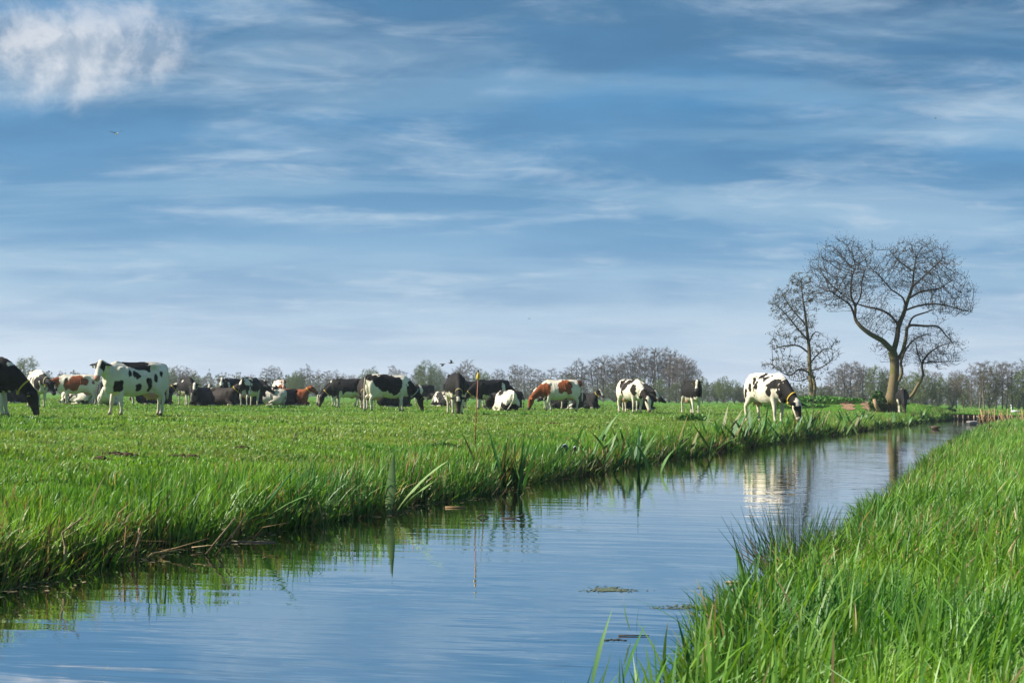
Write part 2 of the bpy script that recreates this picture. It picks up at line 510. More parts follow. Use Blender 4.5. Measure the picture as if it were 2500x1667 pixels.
def grass_cols(n, x, y, green_a=(0.060, 0.165, 0.012), green_b=(0.150, 0.300, 0.026), dry=0.08, seed=1):
    f = np.clip((fbm2(x * 0.9, y * 0.9, seed, 3) - .5) * 2.4 + .45 + rng.normal(0, 0.28, n), 0, 1)[:, None]
    c = np.array(green_a) * (1 - f) + np.array(green_b) * f
    bl = sstep(.54, .66, fbm2(x * .7 + 40, y * .7, seed + 3, 2))[:, None] * .7
    c = c * (1 - bl) + c * np.array((.62, .82, 1.5)) * bl
    return_scale = 1.12
    pd = dry * (0.4 + 1.6 * (fbm2(x * 0.8, y * 0.8, seed + 9, 2) > 0.55))
    isdry = rng.random(n) < pd
    straw = np.array((0.36, 0.27, 0.12)) * rng.uniform(0.55, 1.1, (n, 1))
    c = np.where(isdry[:, None], straw, c)
    return c * return_scale * rng.uniform(0.72, 1.22, (n, 1)), isdry

def sample_d(n, d0, d1, p):
    """distances with areal density falling as d**-p"""
    u = rng.random(n); e = 2 - p
    if abs(e) < 1e-6: return d0 * (d1 / d0) ** u
    return (d0 ** e + u * (d1 ** e - d0 ** e)) ** (1 / e)

def build_grass():
    wind = 0.15
    # ---- rank grass on the far-side bank (left of the water)
    n = 125000
    y = sample_d(n, 7.0, 101, 1.0 + 0.62) if False else 7.0 * (101 / 7.0) ** rng.random(n)
    t = rng.beta(1.15, 1.7, n) * 5.0
    x = xl(y) - t + 0.10
    clump = fbm2(x * 1.1, y * 1.1, 31, 3)
    keep = (np.abs(x) < 0.40 * y + 2.0) & (rng.random(n) < 0.35 + 1.1 * clump)
    x, y, t, clump = x[keep], y[keep], t[keep], clump[keep]; n = len(x)
    z = gz(x, y) - 0.02
    tt = t * (1 + 0.8 * sstep(22, 38, y))
    h = (0.05 + 0.30 * clump ** 1.3) * np.interp(tt, [0, .8, 1.8, 3.0, 5.0], [1.1, .95, .55, .26, .15]) * rng.uniform(0.55, 1.35, n)
    h = np.where(t < 0.9, h * 1.12, h); h = np.maximum(h, 0.05)
    w = rng.uniform(0.005, 0.010, n) * (1 + y / 28)
    c, dry = grass_cols(n, x, y, dry=0.10, seed=4)
    lean = np.abs(rng.normal(0.22, 0.28, n)) + 0.03
    az = rng.normal(wind, 1.5, n)
    # blades at the very edge hang over the water
    az = np.where(t < 0.35, rng.normal(-0.2, 0.8, n), az)
    lean = np.where(t < 0.25, lean + 0.15, lean)
    near = y < 26
    for sel, sg, nm in ((near, 3, 'near'), (~near, 2, 'far')):
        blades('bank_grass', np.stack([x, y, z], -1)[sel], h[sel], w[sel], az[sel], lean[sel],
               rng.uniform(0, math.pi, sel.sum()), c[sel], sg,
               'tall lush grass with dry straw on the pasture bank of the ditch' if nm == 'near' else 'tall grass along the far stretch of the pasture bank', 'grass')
    # ---- tall grass on the photographer's bank
    n = 150000
    y = 2.6 * (98 / 2.6) ** (rng.random(n) ** 1.05)
    t = rng.beta(1.0, 1.25, n) * np.minimum(0.42 * y + 3.0, 14)
    x = xr(y) + t - 0.06
    clump = fbm2(x * 1.3, y * 1.3, 37, 3)
    keep = (x < 0.41 * y + 1.2) & (rng.random(n) < 0.4 + 1.0 * clump)
    x, y, t, clump = x[keep], y[keep], t[keep], clump[keep]; n = len(x)
    z = gz(x, y) - 0.02
    h = (0.055 + 0.36 * clump ** 1.5) * rng.uniform(0.5, 1.45, n)
    w = rng.uniform(0.0045, 0.0095, n) * (1 + y / 30)
    c, dry = grass_cols(n, x, y, green_a=(0.050, 0.155, 0.010), green_b=(0.165, 0.310, 0.026), dry=0.07, seed=14)
    lean = np.abs(rng.normal(0.40, 0.30, n)) + 0.05
    az = rng.normal(wind, 1.2, n)
    az = np.where(t < 0.3, rng.normal(2.9, 0.9, n), az)
    near = y < 16
    for sel, sg, nm in ((near, 4, 'near'), (~near, 2, 'far')):
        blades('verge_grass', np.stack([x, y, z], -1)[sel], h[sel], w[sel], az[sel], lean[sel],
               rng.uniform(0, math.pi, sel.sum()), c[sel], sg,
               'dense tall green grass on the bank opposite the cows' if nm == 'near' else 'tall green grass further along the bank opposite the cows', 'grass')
    # broad pale leaves standing out of the near grass
    n = 3800
    y = 3.4 * (26 / 3.4) ** rng.random(n); x = xr(y) + .05 + rng.random(n) * np.minimum(.42 * y + 1.0, 9)
    keep = x < .41 * y + 1; x, y = x[keep], y[keep]; n = len(x)
    c, dry = grass_cols(n, x, y, green_a=(0.10, 0.25, 0.018), green_b=(0.22, 0.36, 0.05), dry=0.05, seed=18)
    blades('verge_grass', np.stack([x, y, gz(x, y) - .02], -1), rng.uniform(.22, .42, n), rng.uniform(.008, .0135, n), rng.normal(.3, 1.1, n), np.abs(rng.normal(.45, .3, n)), rng.uniform(-.7, .7, n), c, 4, 'broad pale grass leaves standing out of the near bank grass', 'grass')
    # fresh upright leaves fringing the water
    n = 5200
    y = 7.2 * (40 / 7.2) ** rng.random(n); x = xl(y) - np.abs(rng.normal(0.05, .14, n)) + .04
    keep = fbm2(x * .8, y * .8, 81, 2) > .42; x, y = x[keep], y[keep]; n = len(x)
    c, dry = grass_cols(n, x, y, green_a=(0.045, 0.150, 0.014), green_b=(0.130, 0.280, 0.030), dry=0.04, seed=28)
    blades('bank_grass', np.stack([x, y, gz(x, y) - .02], -1), rng.uniform(.20, .46, n), rng.uniform(.007, .013, n) * (1 + y / 40), rng.normal(.2, 1.2, n), np.abs(rng.normal(.25, .25, n)), rng.uniform(-.8, .8, n), c, 4, 'fresh upright green leaves fringing the water below the pasture bank', 'grass')
    # dead straw and dark stems along the water line of the pasture bank
    n = 1900
    y = 7.4 * (60 / 7.4) ** rng.random(n); x = xl(y) - np.abs(rng.normal(0, .16, n)) + .05
    c = np.where(rng.random((n, 1)) < .6, np.array((.27, .19, .09)), np.array((.10, .065, .03))) * rng.uniform(.5, 1.2, (n, 1))
    blades('dead_straw', np.stack([x, y, gz(x, y) - .02], -1), rng.uniform(.10, .36, n), rng.uniform(.005, .010, n) * (1 + y / 30), rng.normal(-.2, 1.2, n), np.abs(rng.normal(.8, .5, n)), rng.uniform(0, math.pi, n), c, 2, 'tangled dead straw along the water line of the pasture bank', 'straw')
    # ---- grazed turf on the meadow
    n = 210000
    d = 9.0 * (150 / 9.0) ** rng.random(n)
    a = rng.uniform(-0.42, 0.42, n)
    x, y = a * d, d
    t = xl(y) - x
    keep = (t > 1.6) | ((y > DAM_Y + 0.3))
    keep &= ~((x > xl(y) + 0.0) & (y < DAM_Y + 0.3))
    x, y, t = x[keep], y[keep], t[keep]; n = len(x)
    z = gz(x, y) - 0.01
    tuft = fbm2(x * 0.35, y * 0.35, 51, 3); tuft2 = fbm2(x * 1.7, y * 1.7, 52, 2)
    h = (0.024 + 0.04 * tuft + 0.11 * np.maximum(0, tuft2 - 0.60) * 2) * rng.uniform(0.6, 1.4, n) * (1 + y / 160)
    w = rng.uniform(0.006, 0.011, n) * (1 + y / 16)
    c, dry = grass_cols(n, x * 0.25, y * 0.7, green_a=(0.070, 0.190, 0.014), green_b=(0.205, 0.345, 0.033), dry=0.05, seed=24)
    yel = sstep(0.50, 0.66, fbm2(x * 0.06, y * 0.22, 61, 3))[:, None] * 0.7
    c = c * (1 - yel) + np.array((0.240, 0.300, 0.070)) * yel * rng.uniform(0.8, 1.15, (n, 1))
    rank = sstep(.58, .70, tuft2)[:, None]; c = c * (1 - .20 * rank)
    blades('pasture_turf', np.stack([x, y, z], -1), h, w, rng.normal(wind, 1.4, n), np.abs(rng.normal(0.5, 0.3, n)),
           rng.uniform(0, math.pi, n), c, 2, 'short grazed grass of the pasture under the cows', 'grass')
build_grass()

# ------------------------------------------------------------------ cows
WHITE = np.array((0.62, 0.56, 0.46)); BLACK = np.array((0.014, 0.013, 0.013)); RED = np.array((0.200, 0.055, 0.018))
PINK = np.array((0.50, 0.27, 0.20)); DKBROWN = np.array((0.030, 0.023, 0.020))

class Shell:
    """closed shells, later fused to one skin; also keeps labelled axis points for the coat pattern"""
    def __init__(self): self.v, self.f, self.ax = [], [], []
    def _add(self, rings):
        n0 = len(self.v); k = len(rings[0])
        for r in rings: self.v += [tuple(p) for p in r]
        for i in range(len(rings) - 1):
            for j in range(k):
                j2 = (j + 1) % k
                self.f.append((n0 + i * k + j, n0 + i * k + j2, n0 + (i + 1) * k + j2, n0 + (i + 1) * k + j))
        self.f.append(tuple(n0 + j for j in range(k))[::-1]); self.f.append(tuple(n0 + (len(rings) - 1) * k + j for j in range(k)))
    def loft(self, pts, ra, rb, up, tagname=None, sides=12):
        """tube with half-widths ra (sideways) and rb (along up)"""
        pts = [Vector(p) for p in pts]; rings = []
        for i, p in enumerate(pts):
            d = (pts[min(i + 1, len(pts) - 1)] - pts[max(i - 1, 0)]).normalized()
            u = Vector(up[i]) if isinstance(up, list) else Vector(up)
            l = d.cross(u); l = l.normalized() if l.length > 1e-4 else Vector((0, 1, 0)); u = l.cross(d).normalized()
            rings.append([p + l * (ra[i] * math.cos(2 * math.pi * k / sides)) + u * (rb[i] * math.sin(2 * math.pi * k / sides)) for k in range(sides)])
            if tagname: self.ax.append((p, max(ra[i], rb[i]), tagname, i / max(1, len(pts) - 1)))
        self._add(rings)
    def ell(self, c, r, rot=None):
        c = Vector(c); rings = []
        for j in range(1, 9):
            ph = math.pi * j / 9
            ring = []
            for i in range(12):
                th = 2 * math.pi * i / 12
                p = Vector((r[0] * math.sin(ph) * math.cos(th), r[1] * math.sin(ph) * math.sin(th), -r[2] * math.cos(ph)))
                ring.append(c + (rot @ p if rot else p))
            rings.append(ring)
        self._add(rings)

def interp_pts(pts, n):
    """smooth curve through points"""
    pts = [Vector(p) for p in pts]; out = []
    m_ = len(pts) - 1
    for i in range(n):
        u = i / (n - 1) * m_; k = min(int(u), m_ - 1); t = u - k
        p0, p1, p2, p3 = pts[max(k - 1, 0)], pts[k], pts[k + 1], pts[min(k + 2, m_)]
        out.append(0.5 * ((2 * p1) + (p2 - p0) * t + (2 * p0 - 5 * p1 + 4 * p2 - p3) * t * t + (3 * p1 - p0 - 3 * p2 + p3) * t ** 3))
    return out

def cow_shape(pose, yaw=0.0, gait=(0, 0, 0, 0), voxel=0.024, udder=1.0, head_turn=0.0, tail_swing=0.0, fat=1.0):
    S = Shell()
    lying = pose.startswith('lie')
    dz = -0.52 if lying else 0.0
    ST = [(-1.03, 1.36, 1.10, .07), (-.97, 1.43, .98, .17), (-.82, 1.475, .84, .25), (-.62, 1.50, .74, .285), (-.42, 1.50, .65, .31),
          (-.20, 1.475, .57, .36), (.05, 1.455, .525, .39), (.28, 1.45, .53, .37), (.48, 1.465, .58, .31), (.64, 1.475, .66, .25), (.80, 1.40, .72, .20), (.93, 1.27, .82, .12)]
    rings = []
    for (x, zt, zb, w) in ST:
        w *= fat
        if lying: zt += dz; zb = max(zb + dz - 0.05, 0.02); w *= 1.10
        zc = zb + (zt - zb) * (0.46 if not lying else 0.40)
        ring = []
        for k in range(20):
            th = 2 * math.pi * k / 20; c_, s_ = math.cos(th), math.sin(th)
            yy = w * math.copysign(abs(c_) ** 0.82, c_)
            if s_ > 0: yy *= 1 - 0.30 * s_ ** 2; zz = zc + (zt - zc) * s_
            else: zz = zc + (zc - zb) * s_
            ring.append((x, yy, zz))
        rings.append(ring)
        S.ax.append((Vector((x, 0, zc)), w, 'body', 0))
    S._add(rings)
    for s in (-1, 1):
        S.ell((-.46, s * .215, 1.39 + dz), (.16, .06, .075))                  # hook bones
        S.ell((-.97, s * .11, 1.30 + dz), (.06, .05, .06))                     # pin bones
        S.ell((.52, s * .20, 1.06 + dz), (.17, .085, .31))                      # shoulder
        if not lying: S.ell((-.74, s * .19, .97), (.25, .125, .38))            # thigh
    S.ell((.74, 0, (.76 if not lying else .30)), (.19, .13, .17))               # brisket
    S.ell((.58, 0, 1.43 + dz), (.16, .06, .06))                                # withers
    if not lying:
        S.ell((-.56, 0, .66), (.25 * udder, .19 * udder, .19 * udder))
        for sx in (-.66, -.48):
            for sy in (-.08, .08): S.loft([(sx, sy, .58), (sx, sy, .58 - .10 * udder - .05)], [.028, .018], [.028, .018], (1, 0, 0))
        for i, s in enumerate((-1, 1)):
            g = gait[i]
            S.loft(interp_pts([(-.70, s * .20, .98), (-.60, s * .215, .80), (-.78 + g * .3, s * .20, .62), (-.90 + g * .7, s * .19, .49), (-.88 + g * .85, s * .185, .27), (-.87 + g, s * .185, .12), (-.83 + g, s * .185, .0)], 13),
                   [.13, .125, .12, .10, .075, .062, .056, .046, .042, .042, .050, .052, .058], [.17, .165, .15, .12, .095, .078, .066, .052, .046, .046, .054, .058, .066], (1, 0, 0), 'hind', 10)
        for i, s in enumerate((-1, 1)):
            g = gait[2 + i]
            S.loft(interp_pts([(.50, s * .19, .92), (.50 + g * .2, s * .175, .70), (.53 + g * .55, s * .165, .43), (.52 + g * .8, s * .16, .25), (.53 + g, s * .16, .11), (.56 + g, s * .16, .0)], 11),
                   [.10, .095, .085, .070, .060, .058, .046, .041, .048, .050, .056], [.13, .125, .10, .078, .064, .062, .048, .043, .050, .056, .064], (1, 0, 0), 'fore', 10)
        # tail
        S.loft(interp_pts([(-.98, 0, 1.43), (-1.06, 0, 1.36), (-1.10, tail_swing * .3, 1.05), (-1.09, tail_swing * .7, .75), (-1.08, tail_swing, .45)], 9),
               [.05, .042, .034, .030, .028, .028, .040, .046, .02], [.05, .042, .034, .030, .028, .028, .040, .046, .02], (0, 1, 0), 'tail', 8)
    else:
        side = 1 if 'R' not in pose else -1
        for s in (-1, 1):
            S.ell((-.60, s * .28, .34), (.36, .15, .28))
            S.loft([(-.50, s * .33, .28), (-.20, s * .40, .16), (-.45, s * .44, .07), (-.12, s * .46, .05), (.02, s * .46, .05)], [.12, .09, .065, .05, .055], [.14, .10, .06, .05, .05], (0, 0, 1), 'hind', 8)
            S.loft([(.50, s * .20, .42), (.72, s * .22, .22), (1.0, s * .20, .12), (.92, s * .20, .06), (.66, s * .22, .05)], [.11, .09, .075, .05, .05], [.13, .10, .08, .055, .05], (0, 0, 1), 'fore', 8)
        S.loft(interp_pts([(-.98, 0, .91), (-1.07, 0, .80), (-1.10, .1, .45), (-1.0, .30, .08)], 7), [.045, .04, .034, .03, .03, .04, .03], [.045, .04, .034, .03, .03, .04, .03], (0, 1, 0), 'tail', 8)
    for s in (-1, 1):
        for k in range(6): S.loft(interp_pts([(.34 - k * .105, s * .20, 1.36 + dz), (.31 - k * .105, s * (.345 + .008 * k) * fat, 1.12 + dz), (.27 - k * .105, s * (.355 + .008 * k) * fat, .88 + dz), (.28 - k * .10, s * .27 * fat, .70 + dz)], 6), [.02] * 6, [.02] * 6, (1, 0, 0), None, 6)   # ribs
    S.loft([(-.98, 0, 1.455 + dz), (-.6, 0, 1.505 + dz), (-.2, 0, 1.485 + dz), (.2, 0, 1.465 + dz), (.6, 0, 1.49 + dz)], [.03] * 5, [.03] * 5, (0, 0, 1), None, 8)   # spine
    # neck and head
    if pose == 'graze': poll, pitch = Vector((1.36, 0, .64)), -76
    elif pose == 'low': poll, pitch = Vector((1.42, 0, 1.02)), -52
    elif pose == 'level': poll, pitch = Vector((1.36, 0, 1.42)), -42
    elif lying: poll, pitch = Vector((1.13, 0, 1.12)), -42
    else: poll, pitch = Vector((1.24, 0, 1.44)), -50
    if pose == 'lie_curl': poll, pitch = Vector((1.20, 0, .78)), -30
    piv = Vector((.78, 0, 0))
    Rz = Matrix.Rotation(R(yaw) * .75, 3, 'Z'); Rz2 = Matrix.Rotation(R(yaw) * .35, 3, 'Z')
    base = Vector((.62, 0, 1.12 + dz))
    poll_w = piv + Rz @ (poll - piv)
    mid1 = base.lerp(poll, .40); mid1 = piv + Rz2 @ (mid1 - piv)
    mid1.z += .05 if pose in ('graze', 'low') else -.02
    HR = Matrix.Rotation(R(yaw + head_turn), 3, 'Z')
    hd = HR @ Vector((math.cos(R(pitch)), 0, math.sin(R(pitch)))); hl = HR @ Vector((0, 1, 0)); hu = hd.cross(hl).normalized() * -1
    if hu.z < 0 and pitch > -89: hu = -hu
    nk = interp_pts([base, mid1, poll_w + hd * .03 - hu * .03], 9)
    nd = (nk[-1] - nk[0]).normalized(); nl = Rz2 @ Vector((0, 1, 0)); nu = nl.cross(nd) * -1
    if nu.dot(Vector((-.2, 0, 1))) < 0: nu = -nu
    S.loft(nk, [.21, .20, .18, .16, .142, .13, .12, .112, .10], [.34, .325, .30, .265, .235, .21, .185, .16, .135], tuple(nu), 'neck', 14)
    hs = [(-.06, .085, .09, -.02), (.02, .105, .115, -.01), (.12, .118, .135, -.02), (.20, .108, .135, -.03), (.30, .086, .11, -.03), (.40, .074, .085, -.02), (.47, .082, .078, -.015), (.53, .080, .070, -.015), (.57, .055, .05, -.02)]
    hs = [(a * 1.08, b1 * 1.14, b2 * 1.12, o_) for a, b1, b2, o_ in hs]
    S.loft([poll_w + hd * a + hu * o_ for a, _, _, o_ in hs], [q[1] for q in hs], [q[2] for q in hs], tuple(hu), 'head', 14)
    S.ell(poll_w + hu * .07 + hd * .0, (.05, .06, .05))
    for s in (-1, 1):
        e0 = poll_w + hd * .05 + hl * (s * .08) + hu * .03
        eo = (hl * s * .95 - hu * .16 + hd * .10).normalized()
        S.loft([e0, e0 + eo * .06, e0 + eo * .13, e0 + eo * .20, e0 + eo * .25], [.034, .066, .078, .058, .014], [.028, .028, .028, .024, .011], tuple((hu - hd * .7).normalized()), 'ear', 8)
        S.ell(poll_w + hd * .15 + hl * (s * .095) + hu * .05, (.04, .035, .04))
    me = bpy.data.meshes.new('tmp'); me.from_pydata(S.v, [], S.f); me.update()
    ob = bpy.data.objects.new('tmp', me); COL.objects.link(ob)
    md = ob.modifiers.new('r', 'REMESH'); md.mode = 'VOXEL'; md.voxel_size = voxel; md.use_smooth_shade = True
    ms = ob.modifiers.new('s', 'SMOOTH'); ms.factor = 0.5; ms.iterations = 5
    dg = bpy.context.evaluated_depsgraph_get(); dg.update()
    out = bpy.data.meshes.new_from_object(ob.evaluated_get(dg))
    COL.objects.unlink(ob); bpy.data.objects.remove(ob); bpy.data.meshes.remove(me)
    info = dict(ax=S.ax, poll=poll_w, hd=hd, hl=hl, hu=hu, lying=lying, dz=dz, nk=nk, nu=nu, nl=nl)
    return out, info

def coat(me, info, base, dark, pat, seed):
    n = len(me.vertices)
    P = np.empty(n * 3, np.float32); me.vertices.foreach_get('co', P); P = P.reshape(-1, 3).astype(np.float64)
    axp = np.array([tuple(a[0]) for a in info['ax']]); axr = np.array([a[1] for a in info['ax']])
    best = np.full(n, 9.0); who = np.zeros(n, int)
    for i in range(len(axp)):
        dd = np.linalg.norm(P - axp[i], axis=1) / axr[i]
        s = dd < best; best[s] = dd[s]; who[s] = i
    names = np.array([a[2] for a in info['ax']]); tt = np.array([a[3] for a in info['ax']])
    reg = names[who]; rt = tt[who]
    Q = P.copy(); Q[:, 2] -= info['dz']                      # coat coordinates as if standing
    nz = fbm(Q * 3.2, seed, 3) - 0.5; nf = fbm(Q * 11.0, seed + 40, 2) - 0.5
    warp = np.stack([fbm(Q * 5, seed + 5, 3) - .5, fbm(Q * 5, seed + 6, 3) - .5, fbm(Q * 5, seed + 7, 3) - .5], -1)
    Qw = Q + warp * 0.22
    m_ = nz * 2.2 + nf * 0.5 + pat.get('bias', 0.0)           # > 0 means the dark coat
    if 'blobs' in pat:
        m_ = np.full(n, pat.get('ground', -1.0))
        for (cx, cz, rx, rz, val) in pat['blobs']:
            q = ((Qw[:, 0] - cx) / rx) ** 2 + ((Qw[:, 2] - cz) / rz) ** 2
            m_ = np.where(q < 1, val, m_)
    isd = m_ > 0
    leg = np.isin(reg, ['hind', 'fore'])
    zz = Q[:, 2] + nf * 0.25
    if pat.get('belly', 0): isd &= ~((zz < 0.66 + pat['belly'] * 0.12 + nz * 0.25) & (Q[:, 0] < 0.5) & (Q[:, 0] > -.75))
    sock = pat.get('socks', 0.6)
    if not info['lying']: isd = np.where(P[:, 2] + nf * .2 < sock, pat.get('sock_dark', False), isd)
    else: isd = np.where(leg & (P[:, 2] < .12), False, isd)
    nk = pat.get('neck')
    nsel = (reg == 'neck') & (rt + nf * .4 > pat.get('neck_from', 0.25))
    if nk is not None: isd = np.where(nsel, nk == 'dark', isd)
    if pat.get('rump_white'): isd &= ~(Qw[:, 0] < -.86)
    dark_c = np.where(isd[:, None], dark, base)
    c = dark_c.astype(float).copy()
    # head
    rel = P - np.array(info['poll']); h = rel @ np.array(info['hd']); l = rel @ np.array(info['hl']); u = rel @ np.array(info['hu'])
    hsel = (reg == 'head') | ((reg == 'ear'))
    hdcol = {'dark': dark, 'white': base}[pat.get('head', 'dark')]
    c[hsel] = hdcol
    face = (reg == 'head') & (h > -.02)
    bw = pat.get('blaze', 0.03)
    if pat.get('head', 'dark') == 'dark':
        if bw > 0: c[face & (np.abs(l + nf * .04) < bw * (1 + np.clip(h, 0, .5))) & (u > -.02) & (h > pat.get('blaze0', 0.0)) & (h < pat.get('blaze1', .45))] = base
    else:
        if pat.get('eyes', 1): c[face & (np.abs(l) > .045) & (np.abs(h - .14) < .13) & (u > -.10)] = dark
        if pat.get('facepatch'): c[face & (np.abs(h - .30) < .16) & (u > -.03) & (l < .05)] = dark
        c[reg == 'ear'] = dark
    c[face & (h > .49 + nf * .05)] = PINK * .75 if pat.get('pinknose') else np.array((.05, .04, .04))
    for s in (-1, 1):
        e = (h - .15) ** 2 + (l - s * .125) ** 2 + (u - .05) ** 2
        c[(reg == 'head') & (e < .032 ** 2)] = (.008, .007, .006)
    if not info['lying']:
        ud = ((P[:, 0] + .56) / .26) ** 2 + (P[:, 1] / .20) ** 2 + ((P[:, 2] - .62) / .20) ** 2
        c[(ud < 1.1) & (P[:, 2] < .64)] = PINK * 1.05
        c[leg & (P[:, 2] < .075)] = (.07, .055, .045)
        mudk = np.clip(1 - P[:, 2] / .5, 0, 1)[:, None] * (.35 + .5 * (fbm(P * 9, seed + 3, 2)[:, None] > .5)) * .65
        c = c * (1 - mudk) + np.array((.17, .13, .085)) * mudk
    grime_shade = (np.clip((fbm(Q * 2.3, seed + 11, 3) - .42) * 3, 0, 1) * .22 + np.clip((.95 - Q[:, 2]) / .5, 0, 1) * .12)[:, None]  # blotchy dirt, plus shading painted in as a darker tone towards the belly
    c = c * (1 - grime_shade) + c * np.array((.62, .56, .46)) * grime_shade
    c[reg == 'tail'] = np.where(P[reg == 'tail'][:, 2:3] < .62, base * .75, c[reg == 'tail'])
    a = me.color_attributes.new('col', 'FLOAT_COLOR', 'POINT')
    c4 = np.ones((n, 4), np.float32); c4[:, :3] = c
    a.data.foreach_set('color', c4.ravel())

def make_cow(label, px, d, heading, pose='graze', yaw=0.0, base=WHITE, dark=BLACK, pat=None, size=1.0, collar=None, tags=True, gait=None, seed=0,
             head_turn=0.0, name='cow', voxel=None, group='dairy cows on the pasture', udder=1.0, dx=0.0, fat=1.0):
    pat = pat or {}
    r_ = random.Random(seed * 31 + 5)
    gait = gait or [r_.uniform(-.16, .16) for _ in range(4)]
    voxel = voxel or (0.024 if d < 60 else 0.032)
    me, info = cow_shape(pose, yaw, gait, voxel, udder, head_turn, r_.uniform(-.08, .08), fat)
    coat(me, info, np.array(base), np.array(dark), pat, seed)
    p = ground(px, d)
    heading += math.degrees(math.atan2(-p.x, p.y))   # headings are given relative to the line of sight
    root = empty(name, (p.x + dx, p.y, p.z - (0.0 if not pose.startswith('lie') else .02)), R(heading), size)
    tag(root, label, 'cow', group)
    me.name = 'hide'; obj('hide', me, M_HIDE, root)
    if collar:
        nk, nu, nl = info['nk'], info['nu'], info['nl']
        i0 = 6
        c0 = nk[i0]; ax = (nk[i0 + 1] - nk[i0 - 1]).normalized()
        u = (nu - ax * nu.dot(ax)).normalized(); l = ax.cross(u)
        mb = MB(); pts = []
        vs, fs = [], []
        K = 18
        for k in range(K):
            t = 2 * math.pi * k / K
            for w_, rr in ((-.02, 1.0), (.02, 1.0), (.02, 1.05), (-.02, 1.05)):
                vs.append(c0 + l * (math.cos(t) * .128 * rr) + u * (math.sin(t) * .188 * rr) + ax * w_)
        for k in range(K):
            k2 = (k + 1) % K
            for q in range(4):
                fs.append((k * 4 + q, k2 * 4 + q, k2 * 4 + (q + 1) % 4, k * 4 + (q + 1) % 4))
        mb.add(vs, fs, collar).build('collar', M_PAINT, root)
        mb = MB(); mb.box(c0 - u * .235, (.05, .05, .09), col=collar).build('collar_weight', M_PAINT, root)
    if tags:
        for s in (-1, 1):
            e = info['poll'] + info['hd'] * .085 + info['hl'] * (s * .21) - info['hu'] * .02
            mb = MB(); rot = Matrix((info['hl'], info['hu'], info['hd'])).transposed()
            mb.box(e + info['hd'] * .02 - info['hu'] * .02, (.055, .07, .012), rot, (.75, .55, .03)).build('ear_tag', M_PAINT, root)
    return root

# ------------------------------------------------------------------ trees
def colonize(nodes, parents, A, step, infl, kill, iters, up=0.15, seed=0, maxn=30000, jit=0.18):
    """grow branch nodes towards attractor points A"""
    r_ = np.random.default_rng(seed)
    nodes = [np.array(p, float) for p in nodes]; parents = list(parents)
    N = np.array(nodes); A = np.array(A, float)
    D = np.full(len(A), 1e9); W = np.zeros(len(A), int)
    new0 = 0
    for it in range(iters):
        if len(A) == 0: break
        for s in range(new0, len(N), 400):
            blk = N[s:s + 400]
            dd = np.linalg.norm(A[:, None] - blk[None], axis=2)
            j = dd.argmin(1); dm = dd[np.arange(len(A)), j]
            b_ = dm < D; D[b_] = dm[b_]; W[b_] = s + j[b_]
        new0 = len(N)
        act = (D < infl)
        if not act.any():
            infl *= 1.5
            if infl > 40: break
            continue
        dirs = A[act] - N[W[act]]; dirs /= np.linalg.norm(dirs, axis=1)[:, None] + 1e-9
        u, inv = np.unique(W[act], return_inverse=True)
        acc = np.zeros((len(u), 3)); np.add.at(acc, inv, dirs)
        acc /= np.linalg.norm(acc, axis=1)[:, None] + 1e-9
        acc[:, 2] += up; acc += r_.normal(0, jit, acc.shape)
        acc /= np.linalg.norm(acc, axis=1)[:, None] + 1e-9
        newp = N[u] + acc * step
        parents += [int(q) for q in u]
        N = np.concatenate([N, newp])
        # drop reached attractors
        for s in range(0, len(newp), 400):
            dd = np.linalg.norm(A[:, None] - newp[None, s:s + 400], axis=2).min(1)
            k = dd > kill; A, D, W = A[k], D[k], W[k]
            if len(A) == 0: break
        if len(N) > maxn: break
    return N, np.array(parents)

def radii(N, par, tip, expo, fixed=None, rmax=None):
    n = len(N); acc = np.zeros(n); r = np.zeros(n)
    main = np.full(n, -1); best = np.zeros(n)
    for i in range(n - 1, -1, -1):
        r[i] = tip if acc[i] == 0 else acc[i] ** (1 / expo)
        if rmax: r[i] = min(r[i], rmax)
        if fixed is not None and i < len(fixed): r[i] = max(r[i] * 0.6, fixed[i]) if fixed[i] > 0 else r[i]
        p = par[i]
        if p >= 0:
            acc[p] += r[i] ** expo
            if r[i] > best[p]: best[p] = r[i]; main[p] = i
    return r, main

